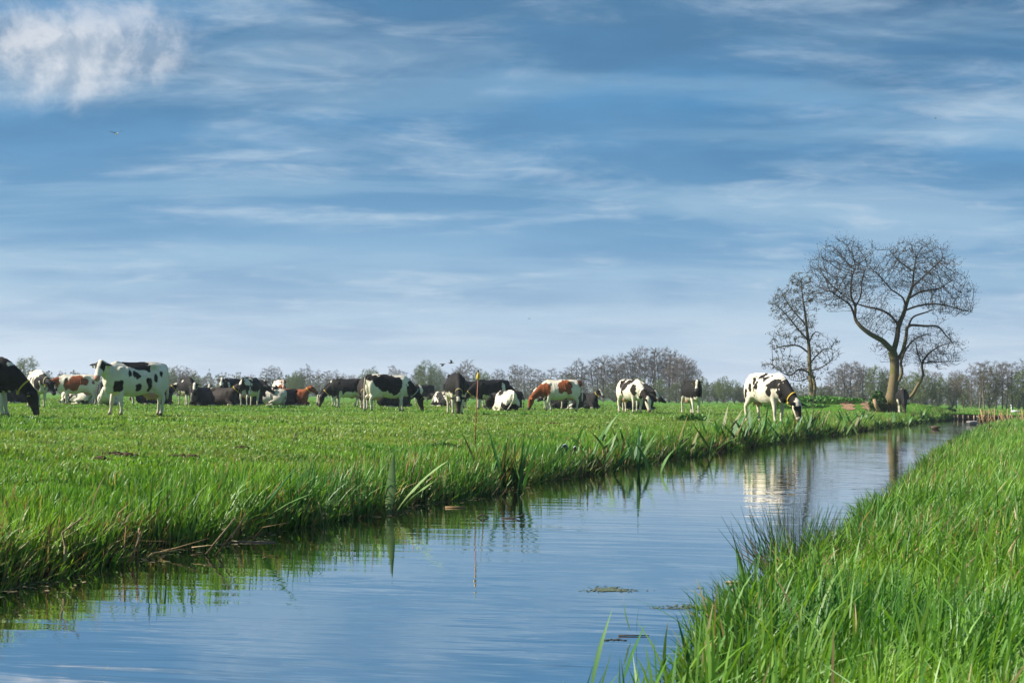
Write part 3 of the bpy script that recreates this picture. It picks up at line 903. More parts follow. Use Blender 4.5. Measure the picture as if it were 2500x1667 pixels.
def branch_mesh(N, par, r, main, sel, sides, flare=None):
    """prisms parent -> node for nodes in sel, sharing rings along the main stem"""
    n = len(N)
    d = np.zeros((n, 3)); has = par >= 0
    d[has] = N[has] - N[par[has]]
    mc = main >= 0
    d2 = np.zeros((n, 3)); d2[mc] = N[main[mc]] - N[mc]
    dd = d / (np.linalg.norm(d, axis=1)[:, None] + 1e-9) + d2 / (np.linalg.norm(d2, axis=1)[:, None] + 1e-9)
    dd /= np.linalg.norm(dd, axis=1)[:, None] + 1e-9
    ref = np.array((0.31, 0.93, 0.17))
    a = np.cross(dd, ref); a /= np.linalg.norm(a, axis=1)[:, None] + 1e-9
    b_ = np.cross(dd, a)
    th = 2 * np.pi * np.arange(sides) / sides
    ids = np.array([i for i in np.nonzero(sel)[0] if par[i] >= 0])
    if len(ids) == 0: return np.zeros((0, 3)), np.zeros((0, 4), int)
    ring = lambda q, rad, fa, fb: N[q][:, None] + rad[:, None, None] * (np.cos(th)[None, :, None] * fa[:, None] + np.sin(th)[None, :, None] * fb[:, None])
    p = par[ids]; ism = main[p] == ids
    sd_ = d[ids] / (np.linalg.norm(d[ids], axis=1)[:, None] + 1e-9)
    sa = np.cross(sd_, ref); sa /= np.linalg.norm(sa, axis=1)[:, None] + 1e-9; sb = np.cross(sd_, sa)
    fa = np.where(ism[:, None], a[p], sa); fb = np.where(ism[:, None], b_[p], sb)
    rp = np.where(ism, r[p], np.minimum(r[p], r[ids] * 1.25))
    R0 = ring(p, rp, fa, fb); R1 = ring(ids, r[ids], a[ids], b_[ids])
    V = np.concatenate([R0, R1], 1).reshape(-1, 3)
    k = np.arange(sides); k2 = (k + 1) % sides
    q = np.stack([k, k2, sides + k2, sides + k], -1)
    Q = (q[None] + (np.arange(len(ids)) * 2 * sides)[:, None, None]).reshape(-1, 4)
    return V, Q

def tris_at(P, D, L, Wd, r_):
    """thin triangles (twig ends) at P pointing D"""
    n = len(P); s = np.cross(D, r_.normal(size=(n, 3))); s /= np.linalg.norm(s, axis=1)[:, None] + 1e-9
    V = np.stack([P - s * Wd[:, None] / 2, P + s * Wd[:, None] / 2, P + D * L[:, None]], 1).reshape(-1, 3)
    return V, np.arange(3 * n).reshape(-1, 3)
def leaf_cards(P, size, r_, squash=1.0):
    """small randomly turned two-triangle leaves"""
    n = len(P); a = r_.normal(size=(n, 3)); a /= np.linalg.norm(a, axis=1)[:, None]
    b_ = np.cross(a, r_.normal(size=(n, 3))); b_ /= np.linalg.norm(b_, axis=1)[:, None] + 1e-9
    a = a * size[:, None]; b_ = b_ * size[:, None] * 0.55 * squash
    V = np.stack([P - a, P + b_ * 0.9, P + a, P - b_], 1).reshape(-1, 3)
    return V, np.arange(4 * n).reshape(-1, 4)

def tree_parts(N, par, r, main, thr, bark, twig, sides=9):
    big = r > thr
    mid = (~big) & (r > thr * 0.33)
    Vt, Qt = branch_mesh(N, par, r, main, big, sides)
    V1, Q1 = branch_mesh(N, par, r, main, mid, 5)
    V2, Q2 = branch_mesh(N, par, r, main, ~(big | mid), 3)
    return (Vt, Qt), (np.concatenate([V1, V2]), np.concatenate([Q1, Q2 + len(V1)]) if len(Q1) else Q2)

def skel(paths, step, key=None):
    """polyline limbs -> nodes; every path = (list of (x,y,z,r)); it starts from the nearest node already there"""
    nodes, par, rad = [], [], []
    for pth in paths:
        P = [np.array(q[:3], float) for q in pth]; Rr = [q[3] for q in pth]
        if nodes:
            k = int(np.argmin([np.linalg.norm(q - P[0]) for q in nodes])); prev = k
            P[0] = nodes[k]
        else:
            nodes.append(P[0]); par.append(-1); rad.append(Rr[0]); prev = 0
        # resample smoothly
        V = interp_pts([tuple(q) for q in P], max(2, int(sum(np.linalg.norm(P[i + 1] - P[i]) for i in range(len(P) - 1)) / step) + 1))
        for i, v in enumerate(V[1:], 1):
            u = i / (len(V) - 1) * (len(P) - 1)
            nodes.append(np.array(v)); par.append(prev); rad.append(float(np.interp(u, range(len(P)), Rr))); prev = len(nodes) - 1
    return nodes, par, rad

def ell_points(n, c, r, g, shell=0.55):
    d = g.normal(size=(n, 3)); d /= np.linalg.norm(d, axis=1)[:, None]
    rad = (shell ** 3 + (1 - shell ** 3) * g.random(n)) ** (1 / 3)
    inner = g.random(n) < 0.3
    rad = np.where(inner, g.random(n) ** (1 / 3), rad)
    rad = rad * (0.78 + 0.5 * vnoise(d * 2.6 + 9.0, 3))
    return np.array(c) + d * rad[:, None] * np.array(r)

def old_ash():
    """the big forked tree by the water"""
    d = 88.0; s = d / F_PX
    base = ground(2166, d)
    def q(zx, zy, y, r): return ((1820 + zx / 3.267 - 2166) * s, y, (1004 - (560 + zy / 3.267)) * s, r)
    g = np.random.default_rng(11)
    P = [
        [q(1140, 1460, 0, .55), q(1158, 1380, 0, .44), q(1172, 1280, 0, .35), q(1186, 1160, 0, .31), q(1188, 1050, 0, .30), q(1168, 960, .0, .30)],
        [q(1168, 960, 0, .24), q(1090, 885, -.1, .22), q(985, 830, -.25, .19), q(905, 765, -.2, .16), q(872, 700, 0, .13), q(880, 610, .2, .11), q(850, 520, .3, .085), q(850, 400, .2, .06), q(880, 280, .1, .04)],
        [q(1172, 980, 0, .24), q(1212, 870, .2, .21), q(1232, 760, .3, .19), q(1268, 660, .2, .165), q(1296, 555, .1, .14), q(1332, 450, .1, .11), q(1350, 320, .2, .07), q(1370, 200, .2, .04)],
        [q(872, 700, 0, .10), q(820, 610, -.5, .085), q(740, 560, -.9, .06), q(640, 500, -1.1, .04)],
        [q(880, 610, .2, .08), q(935, 520, .6, .065), q(960, 380, .9, .045), q(1000, 260, 1.0, .03)],
        [q(1225, 750, .3, .11), q(1170, 665, .7, .10), q(1085, 620, 1.0, .085), q(1000, 600, 1.3, .07), q(900, 560, 1.5, .05), q(820, 500, 1.6, .035)],
        [q(1288, 640, .2, .09), q(1360, 605, -.4, .085), q(1460, 590, -.8, .07), q(1570, 605, -1.0, .055), q(1690, 640, -1.1, .04), q(1760, 655, -1.1, .025)],
        [q(1300, 555, .1, .09), q(1400, 490, .5, .08), q(1500, 462, .9, .065), q(1600, 440, 1.2, .05), q(1710, 370, 1.3, .03)],
        [q(1275, 610, .2, .08), q(1235, 540, -.5, .07), q(1130, 480, -.9, .055), q(1060, 410, -1.1, .035)],
        [q(1185, 1050, 0, .17), q(1240, 980, -.2, .16), q(1268, 860, -.3, .14), q(1290, 765, -.3, .12), q(1400, 765, -.7, .09), q(1500, 772, -.9, .07), q(1560, 840, -1.0, .05), q(1610, 900, -1.1, .03)],
        [q(1290, 765, -.3, .09), q(1315, 695, -.6, .08), q(1400, 660, -.9, .06), q(1460, 635, -1.1, .04)],
        [q(1332, 450, .1, .07), q(1430, 340, -.6, .055), q(1530, 240, -.9, .035)],
        [q(1350, 330, .2, .06), q(1250, 240, .6, .045), q(1170, 140, .8, .025)],
        # slim second stems at the foot
        [q(1190, 1290, -.1, .13), q(1232, 1150, -.35, .12), q(1226, 1050, -.4, .11), q(1262, 950, -.5, .09), q(1330, 870, -.6, .06), q(1420, 830, -.6, .04)],
        [q(1290, 1330, -.5, .13), q(1350, 1240, -.55, .12), q(1392, 1160, -.6, .11), q(1388, 1060, -.6, .10), q(1440, 980, -.7, .07), q(1530, 920, -.7, .045), q(1620, 900, -.8, .03)],
        [q(1388, 1070, -.6, .06), q(1330, 960, -1.0, .05), q(1320, 880, -1.1, .03)],
        [q(1388, 1060, -.6, .06), q(1500, 1050, -.2, .05), q(1620, 1040, 0, .035), q(1690, 1040, .1, .02)],
    ]
    # the outer stem of the foot starts from the root flare
    P[14].insert(0, q(1165, 1400, -.2, .16))
    step = .13
    P = [[(a[0], a[1], a[2], a[3] * (.92 if i == 0 else .76)) for a in p_] for i, p_ in enumerate(P)]
    nodes, par, rad = skel(P, step)
    E = lambda zx, zy, y, rx, ry, rz, n, sh=.5: ell_points(n, q(zx, zy, y, 0)[:3], (rx / 3.267 * s, ry, rz / 3.267 * s), g, sh)
    A = np.concatenate([E(800, 330, .2, 290, 2.4, 240, 2100), E(700, 520, 0, 190, 1.8, 160, 650), E(1380, 300, .1, 280, 2.4, 220, 2000), E(1580, 500, .1, 230, 2.2, 190, 1200),
                        E(1060, 480, .3, 120, 1.6, 180, 420), E(1120, 740, .2, 170, 1.3, 110, 420), E(1480, 930, -.5, 230, 1.6, 150, 1000), E(1420, 1060, -.4, 250, 1.2, 70, 180), E(1080, 960, 0, 70, .7, 110, 70), E(1600, 660, -.6, 170, 1.2, 60, 120)])
    N, par = colonize(nodes, par, A[g.random(len(A)) < .85], step, 3.0, .27, 120, up=.10, seed=3, jit=.10)
    r, main = radii(N, par, .011, 2.45, rad)
    col = base
    root = empty('ash_tree', base)
    tag(root, 'large bare old ash tree with a forked crooked trunk beside the water', 'tree')
    (Vt, Qt), (Vc, Qc) = tree_parts(N, par, r, main, .085, None, None, 10)
    ct = np.tile(np.array((.150, .115, .062)), (len(Vt), 1)); 
    up_ = np.clip((Vt[:, 2] - 2.5) / 4, 0, 1)[:, None]; ct = ct * (1 - up_) + np.array((.075, .062, .045)) * up_
    moss = (fbm(Vt * 1.5, 8, 3) > .52)[:, None]; ct = np.where(moss, ct * np.array((.75, .92, .55)), ct)
    obj('trunk', mesh_np('trunk', Vt, quads=Qt, cols=ct, smooth=True), M_BARK, root)
    cr = obj('crown', mesh_np('crown', Vc, quads=Qc, cols=np.tile((.050, .040, .030), (len(Vc), 1))), M_TWIG, root)
    tips = np.setdiff1d(np.arange(len(N)), par)
    D = N[tips] - N[par[tips]]; D /= np.linalg.norm(D, axis=1)[:, None] + 1e-9; D[:, 2] += .7; D /= np.linalg.norm(D, axis=1)[:, None]
    g2 = np.random.default_rng(5)
    mbV, mbT = [], []
    # upturned end shoots, each closed by a fat bud
    tips = np.concatenate([tips, g2.choice(np.nonzero(r < .03)[0], len(tips) * 5)]); D = np.concatenate([D, np.zeros((len(tips) - len(D), 3))]); D[:, 2] += .15; D += g2.normal(0, .45, D.shape); D /= np.linalg.norm(D, axis=1)[:, None]; D[:, 2] = np.abs(D[:, 2]); n = len(tips); L = g2.uniform(.18, .65, n)
    V1, T1 = tris_at(N[tips], D, L * 1.1, np.full(n, .022), g2)
    e = N[tips] + D * L[:, None]
    V2, Q2 = leaf_cards(e, g2.uniform(.02, .045, n), g2, 1.2); V3, Q3 = leaf_cards(e, g2.uniform(.02, .045, n), g2, 1.2)
    me = mesh_np('bud', np.concatenate([V1, V2, V3]), tris=T1, quads=np.concatenate([Q2 + len(V1), Q3 + len(V1) + len(V2)]), cols=np.tile((.040, .030, .024), (len(V1) + len(V2) + len(V3), 1)))
    bo = obj('buds', me, M_TWIG, cr); bo['kind'] = 'stuff'
    # root shoots and ivy-like tangle round the foot
    n = 900; a = g2.uniform(0, 6.28, n); rr = .35 + np.abs(g2.normal(0, .30, n))
    Pn = np.stack([np.cos(a) * rr - .1, np.sin(a) * rr, np.full(n, -.05)], -1)
    Dn = np.stack([np.cos(a) * .35, np.sin(a) * .35, np.ones(n)], -1) + g2.normal(0, .25, (n, 3)); Dn /= np.linalg.norm(Dn, axis=1)[:, None]
    V4, T4 = tris_at(Pn, Dn, g2.uniform(.3, 1.5, n) * np.exp(-(rr - .35)), np.full(n, .035), g2)
    c4 = np.repeat(np.array((.17, .13, .07)) * g2.uniform(.5, 1.2, (n, 1)), 3, 0)
    so = obj('root_shoots', mesh_np('root_shoots', V4, tris=T4, cols=c4), M_TWIG, root); so['kind'] = 'stuff'

def young_ash():
    """the slimmer tree with dark bunches of opening flowers"""
    d = 101.0; s = d / F_PX
    base = ground(1984, d)
    def q(zx, zy, y, r): return ((1820 + zx / 3.267 - 1984) * s, y, (980 - (560 + zy / 3.267)) * s, r)
    g = np.random.default_rng(21)
    P = [
        [q(530, 1385, 0, .34), q(530, 1330, 0, .25), q(522, 1220, 0, .22), q(510, 1100, 0, .20), q(508, 950, .1, .17), q(490, 800, .1, .13), q(470, 650, 0, .10), q(450, 520, 0, .06), q(440, 400, 0, .03)],
        [q(560, 1380, -.3, .20), q(548, 1260, -.25, .15), q(525, 1150, -.1, .13)],
        [q(508, 1150, 0, .10), q(420, 1120, -.4, .09), q(330, 1170, -.7, .06), q(220, 1110, -.9, .03)],
        [q(508, 1000, .1, .10), q(430, 930, .4, .08), q(330, 930, .8, .06), q(230, 960, 1.0, .03)],
        [q(500, 880, .1, .09), q(400, 790, -.4, .07), q(310, 690, -.6, .05), q(220, 600, -.7, .03)],
        [q(490, 760, .1, .08), q(380, 640, .4, .055), q(300, 520, .5, .03)],
        [q(515, 1080, 0, .08), q(580, 1000, .3, .07), q(650, 950, .5, .045), q(730, 960, .6, .02)],
        [q(518, 1130, 0, .08), q(600, 1100, -.4, .06), q(680, 1040, -.6, .03)],
        [q(500, 900, .1, .07), q(560, 820, .3, .05), q(610, 830, .4, .025)],
        [q(508, 1180, 0, .06), q(440, 1210, .4, .045), q(370, 1200, .6, .025)],
    ]
    step = .15
    P = [[(a[0], a[1], a[2], a[3] * .75) for a in p_] for p_ in P]
    nodes, par, rad = skel(P, step)
    E = lambda zx, zy, y, rx, ry, rz, n, sh=.35: ell_points(n, q(zx, zy, y, 0)[:3], (rx / 3.267 * s, ry, rz / 3.267 * s), g, sh)
    A = np.concatenate([E(430, 500, 0, 110, 1.2, 160, 480), E(330, 620, 0, 150, 1.5, 160, 480), E(470, 760, 0, 100, 1.2, 180, 320), E(280, 900, 0, 110, 1.2, 100, 120), E(640, 980, .1, 120, 1.2, 130, 260), E(330, 1090, 0, 190, 1.4, 70, 260), E(480, 1160, 0, 140, 1.2, 80, 150)])
    N, par = colonize(nodes, par, A[g.random(len(A)) < .95], step, 2.5, .27, 100, up=.12, seed=4, jit=.10)
    r, main = radii(N, par, .014, 2.5, rad)
    root = empty('ash_tree', base)
    tag(root, 'slim young ash tree with dark flower bunches beside a twin trunk', 'tree')
    (Vt, Qt), (Vc, Qc) = tree_parts(N, par, r, main, .075, None, None, 9)
    ct = np.tile(np.array((.17, .135, .075)), (len(Vt), 1)); up_ = np.clip((Vt[:, 2] - 2.0) / 4, 0, 1)[:, None]; ct = ct * (1 - up_) + np.array((.06, .05, .036)) * up_
    obj('trunk', mesh_np('trunk', Vt, quads=Qt, cols=ct, smooth=True), M_BARK, root)
    cr = obj('crown', mesh_np('crown', Vc, quads=Qc, cols=np.tile((.055, .046, .032), (len(Vc), 1))), M_TWIG, root)
    tips = np.setdiff1d(np.arange(len(N)), par)
    g2 = np.random.default_rng(6)
    xz = N[tips]
    px = xz[:, 0]; side = px < .6
    keep = np.where(side, g2.random(len(tips)) < .80, g2.random(len(tips)) < .18)
    tp = N[tips][keep]
    P_ = np.repeat(tp, 12, 0) + g2.normal(0, .09, (len(tp) * 12, 3))
    V2, Q2 = leaf_cards(P_, g2.uniform(.03, .07, len(P_)), g2, 1.3)
    c2 = np.repeat(np.array((.062, .052, .018)) * g2.uniform(.5, 1.5, (len(P_), 1)), 4, 0)
    fo = obj('flower_bunches', mesh_np('flower_bunches', V2, quads=Q2, cols=c2), M_FOL, cr); fo['kind'] = 'stuff'
    D = N[tips] - N[par[tips]]; D /= np.linalg.norm(D, axis=1)[:, None] + 1e-9; D[:, 2] += .6; D /= np.linalg.norm(D, axis=1)[:, None]
    tips = np.concatenate([tips, g2.choice(np.nonzero(r < .03)[0], len(tips) * 4)]); D = np.concatenate([D, np.tile((0, 0, .4), (len(tips) - len(D), 1))]) + g2.normal(0, .4, (len(tips), 3)); D /= np.linalg.norm(D, axis=1)[:, None]; V1, T1 = tris_at(N[tips], D, g2.uniform(.2, .6, len(tips)), np.full(len(tips), .025), g2)
    to = obj('end_shoots', mesh_np('end_shoots', V1, tris=T1, cols=np.tile((.05, .04, .03), (len(V1), 1))), M_TWIG, cr); to['kind'] = 'stuff'
old_ash()
young_ash()

# ---- the treeline: a few grown forms, copied with their own size and turn
def far_tree_form(kind, seed):
    """unit-height forms (8 m tall); returns trunk mesh, crown mesh, foliage mesh or None"""
    g = np.random.default_rng(seed); H = 8.0
    if kind == 'alder':
        P = [[(0, 0, 0, .13), (g.normal(0, .1), g.normal(0, .1), H * .5, .09), (g.normal(0, .2), g.normal(0, .2), H * .95, .03)]]
        if g.random() < .6: P.append([(.1, 0, .2, .10), (.5, .2, H * .4, .07), (.7, .3, H * .82, .03)])
        A = np.concatenate([ell_points(230, (0, 0, H * .68), (1.35, 1.35, H * .33), g, .3), ell_points(60, (0, 0, H * .35), (.9, .9, H * .2), g, .3)])
        bark, tw, tipn, tl = (.15, .125, .10), (.100, .080, .066), 11, .55
    elif kind == 'round':
        P = [[(0, 0, 0, .2), (0, .05, H * .22, .17)], [(0, 0, H * .22, .12), (-.8, .2, H * .45, .08), (-1.3, .3, H * .7, .04)], [(0, 0, H * .22, .12), (.1, -.2, H * .5, .08), (0, -.3, H * .85, .03)], [(0, 0, H * .2, .12), (.9, .1, H * .42, .08), (1.5, .2, H * .68, .04)]]
        A = np.concatenate([ell_points(430, (0, 0, H * .62), (2.6, 2.4, H * .38), g, .45)])
        bark, tw, tipn, tl = (.15, .125, .10), (.120, .094, .075), 11, .6
    elif kind == 'poplar':
        P = []
        for k in range(4):
            x0, y0 = g.normal(0, .5), g.normal(0, .4)
            P.append([(x0 * .4, y0 * .4, 0, .11), (x0, y0, H * .45, .085), (x0 * 1.6 + g.normal(0, .2), y0 * 1.5, H * (.8 + .2 * g.random()), .03)])
        A = np.concatenate([ell_points(420, (0, 0, H * .66), (1.9, 1.7, H * .36), g, .2)])
        bark, tw, tipn, tl = (.14, .12, .095), (.092, .075, .062), 12, .6
    elif kind == 'willow':
        P = []
        for k in range(6):
            a = k / 6 * 6.28 + g.normal(0, .3)
            P.append([(.1 * math.cos(a), .1 * math.sin(a), 0, .09), (.7 * math.cos(a), .7 * math.sin(a), H * .35, .06), (1.4 * math.cos(a), 1.3 * math.sin(a), H * (.62 + .25 * g.random()), .025)])
        A = ell_points(380, (0, 0, H * .55), (2.4, 2.3, H * .44), g, .35)
        bark, tw, tipn, tl = (.13, .115, .075), (.115, .110, .060), 6, .55
    else:   # bush
        P = []
        for k in range(8):
            a = k / 8 * 6.28 + g.normal(0, .3)
            P.append([(.3 * math.cos(a), .3 * math.sin(a), 0, .06), (1.3 * math.cos(a), 1.2 * math.sin(a), H * .25, .05), (2.2 * math.cos(a), 2.0 * math.sin(a), H * (.4 + .3 * g.random()), .025)])
        A = ell_points(380, (0, 0, H * .42), (3.3, 3.0, H * .42), g, .3)
        bark, tw, tipn, tl = (.11, .095, .06), (.105, .095, .055), 7, .6
    nodes, par, rad = skel(P, .35)
    N, par = colonize(nodes, par, A, .34, 2.2, .42, 60, up=.25, seed=seed)
    r, main = radii(N, par, .012, 2.2, rad)
    (Vt, Qt), (Vc, Qc) = tree_parts(N, par, r, main, .04, None, None, 6)
    tips = np.nonzero(r < .03)[0]
    D0 = N[tips] - N[np.maximum(par[tips], 0)]; D0 /= np.linalg.norm(D0, axis=1)[:, None] + 1e-9
    T = np.repeat(N[tips], tipn, 0) + g.normal(0, .08, (len(tips) * tipn, 3)); D = np.repeat(D0, tipn, 0) + g.normal(0, .55, (len(T), 3)); D[:, 2] += .45; D /= np.linalg.norm(D, axis=1)[:, None]
    V1, T1 = tris_at(T, D, g.uniform(.4, 1.2, len(T)) * tl, np.full(len(T), .034), g)
    nc = len(Vc)
    ccol = np.concatenate([np.tile(tw, (nc, 1)), np.repeat(np.array(tw) * g.uniform(.75, 1.35, (len(T), 1)), 3, 0)])
    trunk = mesh_np('trunk', Vt, quads=Qt, cols=np.tile(bark, (len(Vt), 1))); trunk.materials.append(M_TWIG)
    crown = mesh_np('crown', np.concatenate([Vc, V1]), tris=T1 + nc, quads=Qc, cols=ccol); crown.materials.append(M_TWIG)
    fol = None
    if kind in ('willow', 'bush'):
        k = 14
        Pn = np.repeat(N[tips], k, 0) + g.normal(0, .20, (len(tips) * k, 3))
        V2, Q2 = leaf_cards(Pn, g.uniform(.05, .12, len(Pn)), g)
        gc = np.array((.095, .145, .032)) if kind == 'willow' else np.array((.060, .080, .028))
        c2 = np.repeat(gc * g.uniform(.6, 1.5, (len(Pn), 1)), 4, 0)
        fol = mesh_np('foliage', V2, quads=Q2, cols=c2); fol.materials.append(M_FOL)
    return trunk, crown, fol

FORMS = {k: [far_tree_form(k, 100 + 10 * i + j) for j in range(nv)] for i, (k, nv) in enumerate((('alder', 4), ('round', 2), ('poplar', 3), ('willow', 3), ('bush', 3)))}
TREE_INFO = {
    'alder': ('alder_tree', 'slim bare alder with upright stem', 'slim bare trees of the treeline'),
    'round': ('bare_tree', 'bare brown tree with a rounded twiggy crown', 'round bare trees of the treeline'),
    'poplar': ('poplar_tree', 'tall bare many-stemmed tree', 'tall bare trees of the copse'),
    'willow': ('willow_tree', 'willow with pale green spring foliage', 'green willows of the treeline'),
    'bush': ('bush', 'low twiggy bush under the treeline', 'bushes under the treeline'),
}
ZX = (600, 890, 1200, 1440, 1705, 1960, 2315)
ZONES = ('beyond the spotted cow', 'beyond the lying herd', 'near the field gate', 'beyond the grazing red cow', 'at the high copse', 'left of the young ash', 'behind the old ash', 'beyond the timber wall')
def far_tree(px, top, kind, d, wide=1.0, rt=None):
    r_ = rt or random
    p = ground(px, d)
    yh = 970 + (px - 1250) * ROLL
    H = (yh - top) * d / F_PX + CAM_Z - p.z
    k = H / 8.0
    trunk, crown, fol = r_.choice(FORMS[kind])
    nm, lb, gp = TREE_INFO[kind]
    o = empty(nm, p, r_.uniform(0, 6.28)); o.scale = (k * wide, k * wide, k)
    lb = lb + ' ' + ZONES[sum(px > z for z in ZX)]
    tag(o, lb, 'bush' if kind == 'bush' else 'tree', gp)
    obj('trunk', trunk, None, o); c = obj('crown', crown, None, o)
    if fol: obj('foliage', fol, None, c)
def build_treeline():
    r_ = random.Random(5)
    T = [(62, 874, 'willow', 120), (30, 915, 'bush', 250), (150, 908, 'alder', 260), (185, 910, 'alder', 270), (215, 915, 'alder', 280), (110, 912, 'willow', 250),
         (392, 905, 'willow', 230), (412, 900, 'willow', 235), (432, 897, 'round', 250), (455, 900, 'round', 245), (476, 915, 'willow', 240), (497, 920, 'alder', 290), (512, 930, 'alder', 300), (533, 935, 'willow', 260), (550, 945, 'bush', 260),
         (648, 898, 'alder', 255), (662, 893, 'alder', 255), (678, 897, 'alder', 250), (712, 912, 'willow', 240), (728, 908, 'willow', 245), (752, 892, 'alder', 260), (735, 900, 'alder', 265), (775, 905, 'alder', 262), (798, 903, 'alder', 258), (818, 905, 'alder', 262), (838, 912, 'alder', 270), (858, 915, 'round', 280), (690, 915, 'bush', 260), (878, 924, 'round', 285),
         (908, 898, 'willow', 240), (895, 905, 'willow', 240), (935, 915, 'alder', 300), (962, 897, 'round', 265), (985, 905, 'alder', 280), (1005, 915, 'alder', 280), (1040, 884, 'willow', 225), (1025, 895, 'poplar', 230), (1062, 898, 'willow', 230), (1085, 908, 'alder', 270), (1110, 905, 'round', 270),
         (1142, 884, 'round', 250), (1120, 900, 'round', 255), (1175, 903, 'willow', 240), (1192, 915, 'willow', 245), (1213, 902, 'alder', 270), (1228, 905, 'alder', 270), (1250, 889, 'alder', 260), (1262, 893, 'alder', 262), (1280, 892, 'alder', 258), (1295, 898, 'alder', 266), (1312, 900, 'alder', 262), (1328, 908, 'alder', 270), (1346, 898, 'alder', 290), (1372, 905, 'alder', 270), (1388, 895, 'alder', 265),
         (1412, 881, 'poplar', 262), (1428, 890, 'alder', 268), (1395, 900, 'bush', 270), (1455, 878, 'poplar', 262), (1478, 875, 'poplar', 258), (1505, 874, 'poplar', 262), (1528, 870, 'poplar', 255), (1550, 859, 'poplar', 262), (1577, 853, 'poplar', 258), (1605, 857, 'poplar', 262), (1632, 858, 'poplar', 258), (1650, 866, 'round', 250), (1672, 873, 'round', 252), (1690, 888, 'round', 255),
         (1560, 920, 'willow', 245), (1610, 925, 'willow', 245), (1655, 925, 'bush', 240), (1500, 925, 'bush', 245), (1715, 921, 'willow', 235), (1765, 921, 'willow', 230), (1750, 930, 'willow', 235), (1792, 930, 'willow', 235), (1815, 940, 'bush', 235),
         (1905, 945, 'bush', 240), (2008, 935, 'bush', 190), (2028, 903, 'alder', 190), (2046, 897, 'alder', 185), (2062, 888, 'alder', 190), (2078, 884, 'round', 190), (2092, 886, 'alder', 186), (2108, 893, 'alder', 190), (2124, 898, 'alder', 192), (2140, 895, 'willow', 188), (2160, 900, 'alder', 190), (2178, 903, 'willow', 190), (2200, 908, 'alder', 195), (2228, 910, 'willow', 185), (2252, 905, 'willow', 182), (2275, 905, 'round', 185), (2290, 918, 'willow', 182),
         (2335, 905, 'round', 182), (2325, 915, 'willow', 185), (2352, 915, 'willow', 188), (2372, 893, 'alder', 180), (2392, 882, 'alder', 178), (2403, 879, 'alder', 176), (2416, 900, 'willow', 180), (2432, 884, 'alder', 178), (2447, 886, 'alder', 180), (2457, 881, 'alder', 176), (2472, 882, 'alder', 178), (2487, 905, 'willow', 176), (2499, 882, 'alder', 178), (2520, 885, 'alder', 178), (2550, 890, 'willow', 178), (2580, 885, 'alder', 178),
         (-30, 900, 'alder', 250), (-70, 905, 'willow', 250)]
    for (px, top, kind, d) in T:
        far_tree(px, top, kind, d, {'alder': 1.0, 'round': 1.0, 'poplar': 1.05, 'willow': 1.05, 'bush': 1.3}[kind] * r_.uniform(.9, 1.15), r_)
    # low growth filling the foot of the row
    for px in range(-60, 2600, 34):
        if 560 < px < 640 or 1830 < px < 1890: top = 958
        else: top = 945
        yh = 970 + (px - 1250) * ROLL
        far_tree(px + r_.uniform(-10, 10), yh - r_.uniform(14, 34), 'bush', (r_.uniform(265, 300) if px < 1950 else r_.uniform(188, 205)), r_.uniform(1.2, 1.8), r_)
build_treeline()

def far_wood():
    """a wood far behind, read as one mass"""
    g = np.random.default_rng(77)
    n = 60000
    d = g.uniform(560, 900, n); px = g.uniform(-200, 2700, n)
    x = (px - 1250) / F_PX * d
    prof = 5.5 + 5.5 * fbm2(px / 60, np.zeros(n), 4, 4) + 4 * (fbm2(px / 9, d * .01, 8, 2) - .5)
    z = prof * g.random(n) ** .7 + .3
    P = np.stack([x, d, z], -1)
    V, Q = leaf_cards(P, g.uniform(.25, .65, n), g, 1.4)
    c = np.repeat(np.array((.085, .085, .060)) * g.uniform(.6, 1.3, (n, 1)), 4, 0)
    tag(obj('distant_wood', mesh_np('distant_wood', V, quads=Q, cols=c), M_FOL), 'distant hazy wood far behind the treeline', 'wood', kind='stuff')
far_wood()

# ------------------------------------------------------------------ single plants along the ditch
def leaf_mesh(name, L, W, bend, twist=0.0, col=(.06, .16, .03), segs=7, fold=.18, wave=0.0, sharp=1.0, tip_dry=False):
    """a broad or sword-shaped leaf growing up +Z and bending to +X, flat across Y, with a folded midrib and real thickness"""
    V, F, C = [], [], []
    p = Vector((0, 0, 0)); ang = R(6)
    for k in range(segs + 1):
        t = k / segs
        w = W * (math.sin(math.pi * min(.5, t * .9 + .14)) if t < .42 else max(.02, (1 - ((t - .42) / .58) ** (1.6 * sharp)))) * .5
        d = Vector((math.sin(ang), 0, math.cos(ang)))
        nrm = Vector((math.cos(ang), 0, -math.sin(ang)))
        side = Matrix.Rotation(twist * t, 3, d) @ Vector((0, 1, 0))
        wv = wave * math.sin(t * 17) * w
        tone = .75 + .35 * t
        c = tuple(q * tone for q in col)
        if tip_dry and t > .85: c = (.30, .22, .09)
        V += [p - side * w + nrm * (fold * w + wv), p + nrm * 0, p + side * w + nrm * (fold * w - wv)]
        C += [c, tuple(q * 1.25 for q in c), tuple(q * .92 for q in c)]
        if k:
            a = 3 * (k - 1)
            F += [(a, a + 1, a + 4, a + 3), (a + 1, a + 2, a + 5, a + 4)]
        p = p + d * (L / segs); ang += bend / segs
    mb = MB()
    mb.v = [tuple(q) for q in V]; mb.f = F; mb.c = C
    return mb.mesh(name)

def plant(name, label, cat, group, loc, leaves, mat=None):
    root = empty(name, loc)
    tag(root, label, cat, group)
    for (me, off, az, tilt) in leaves:
        o = obj('leaf', me, mat or M_LEAF, root)
        o.rotation_mode = 'XYZ'
        o.rotation_euler = (0, tilt, az); o.location = off
    return root

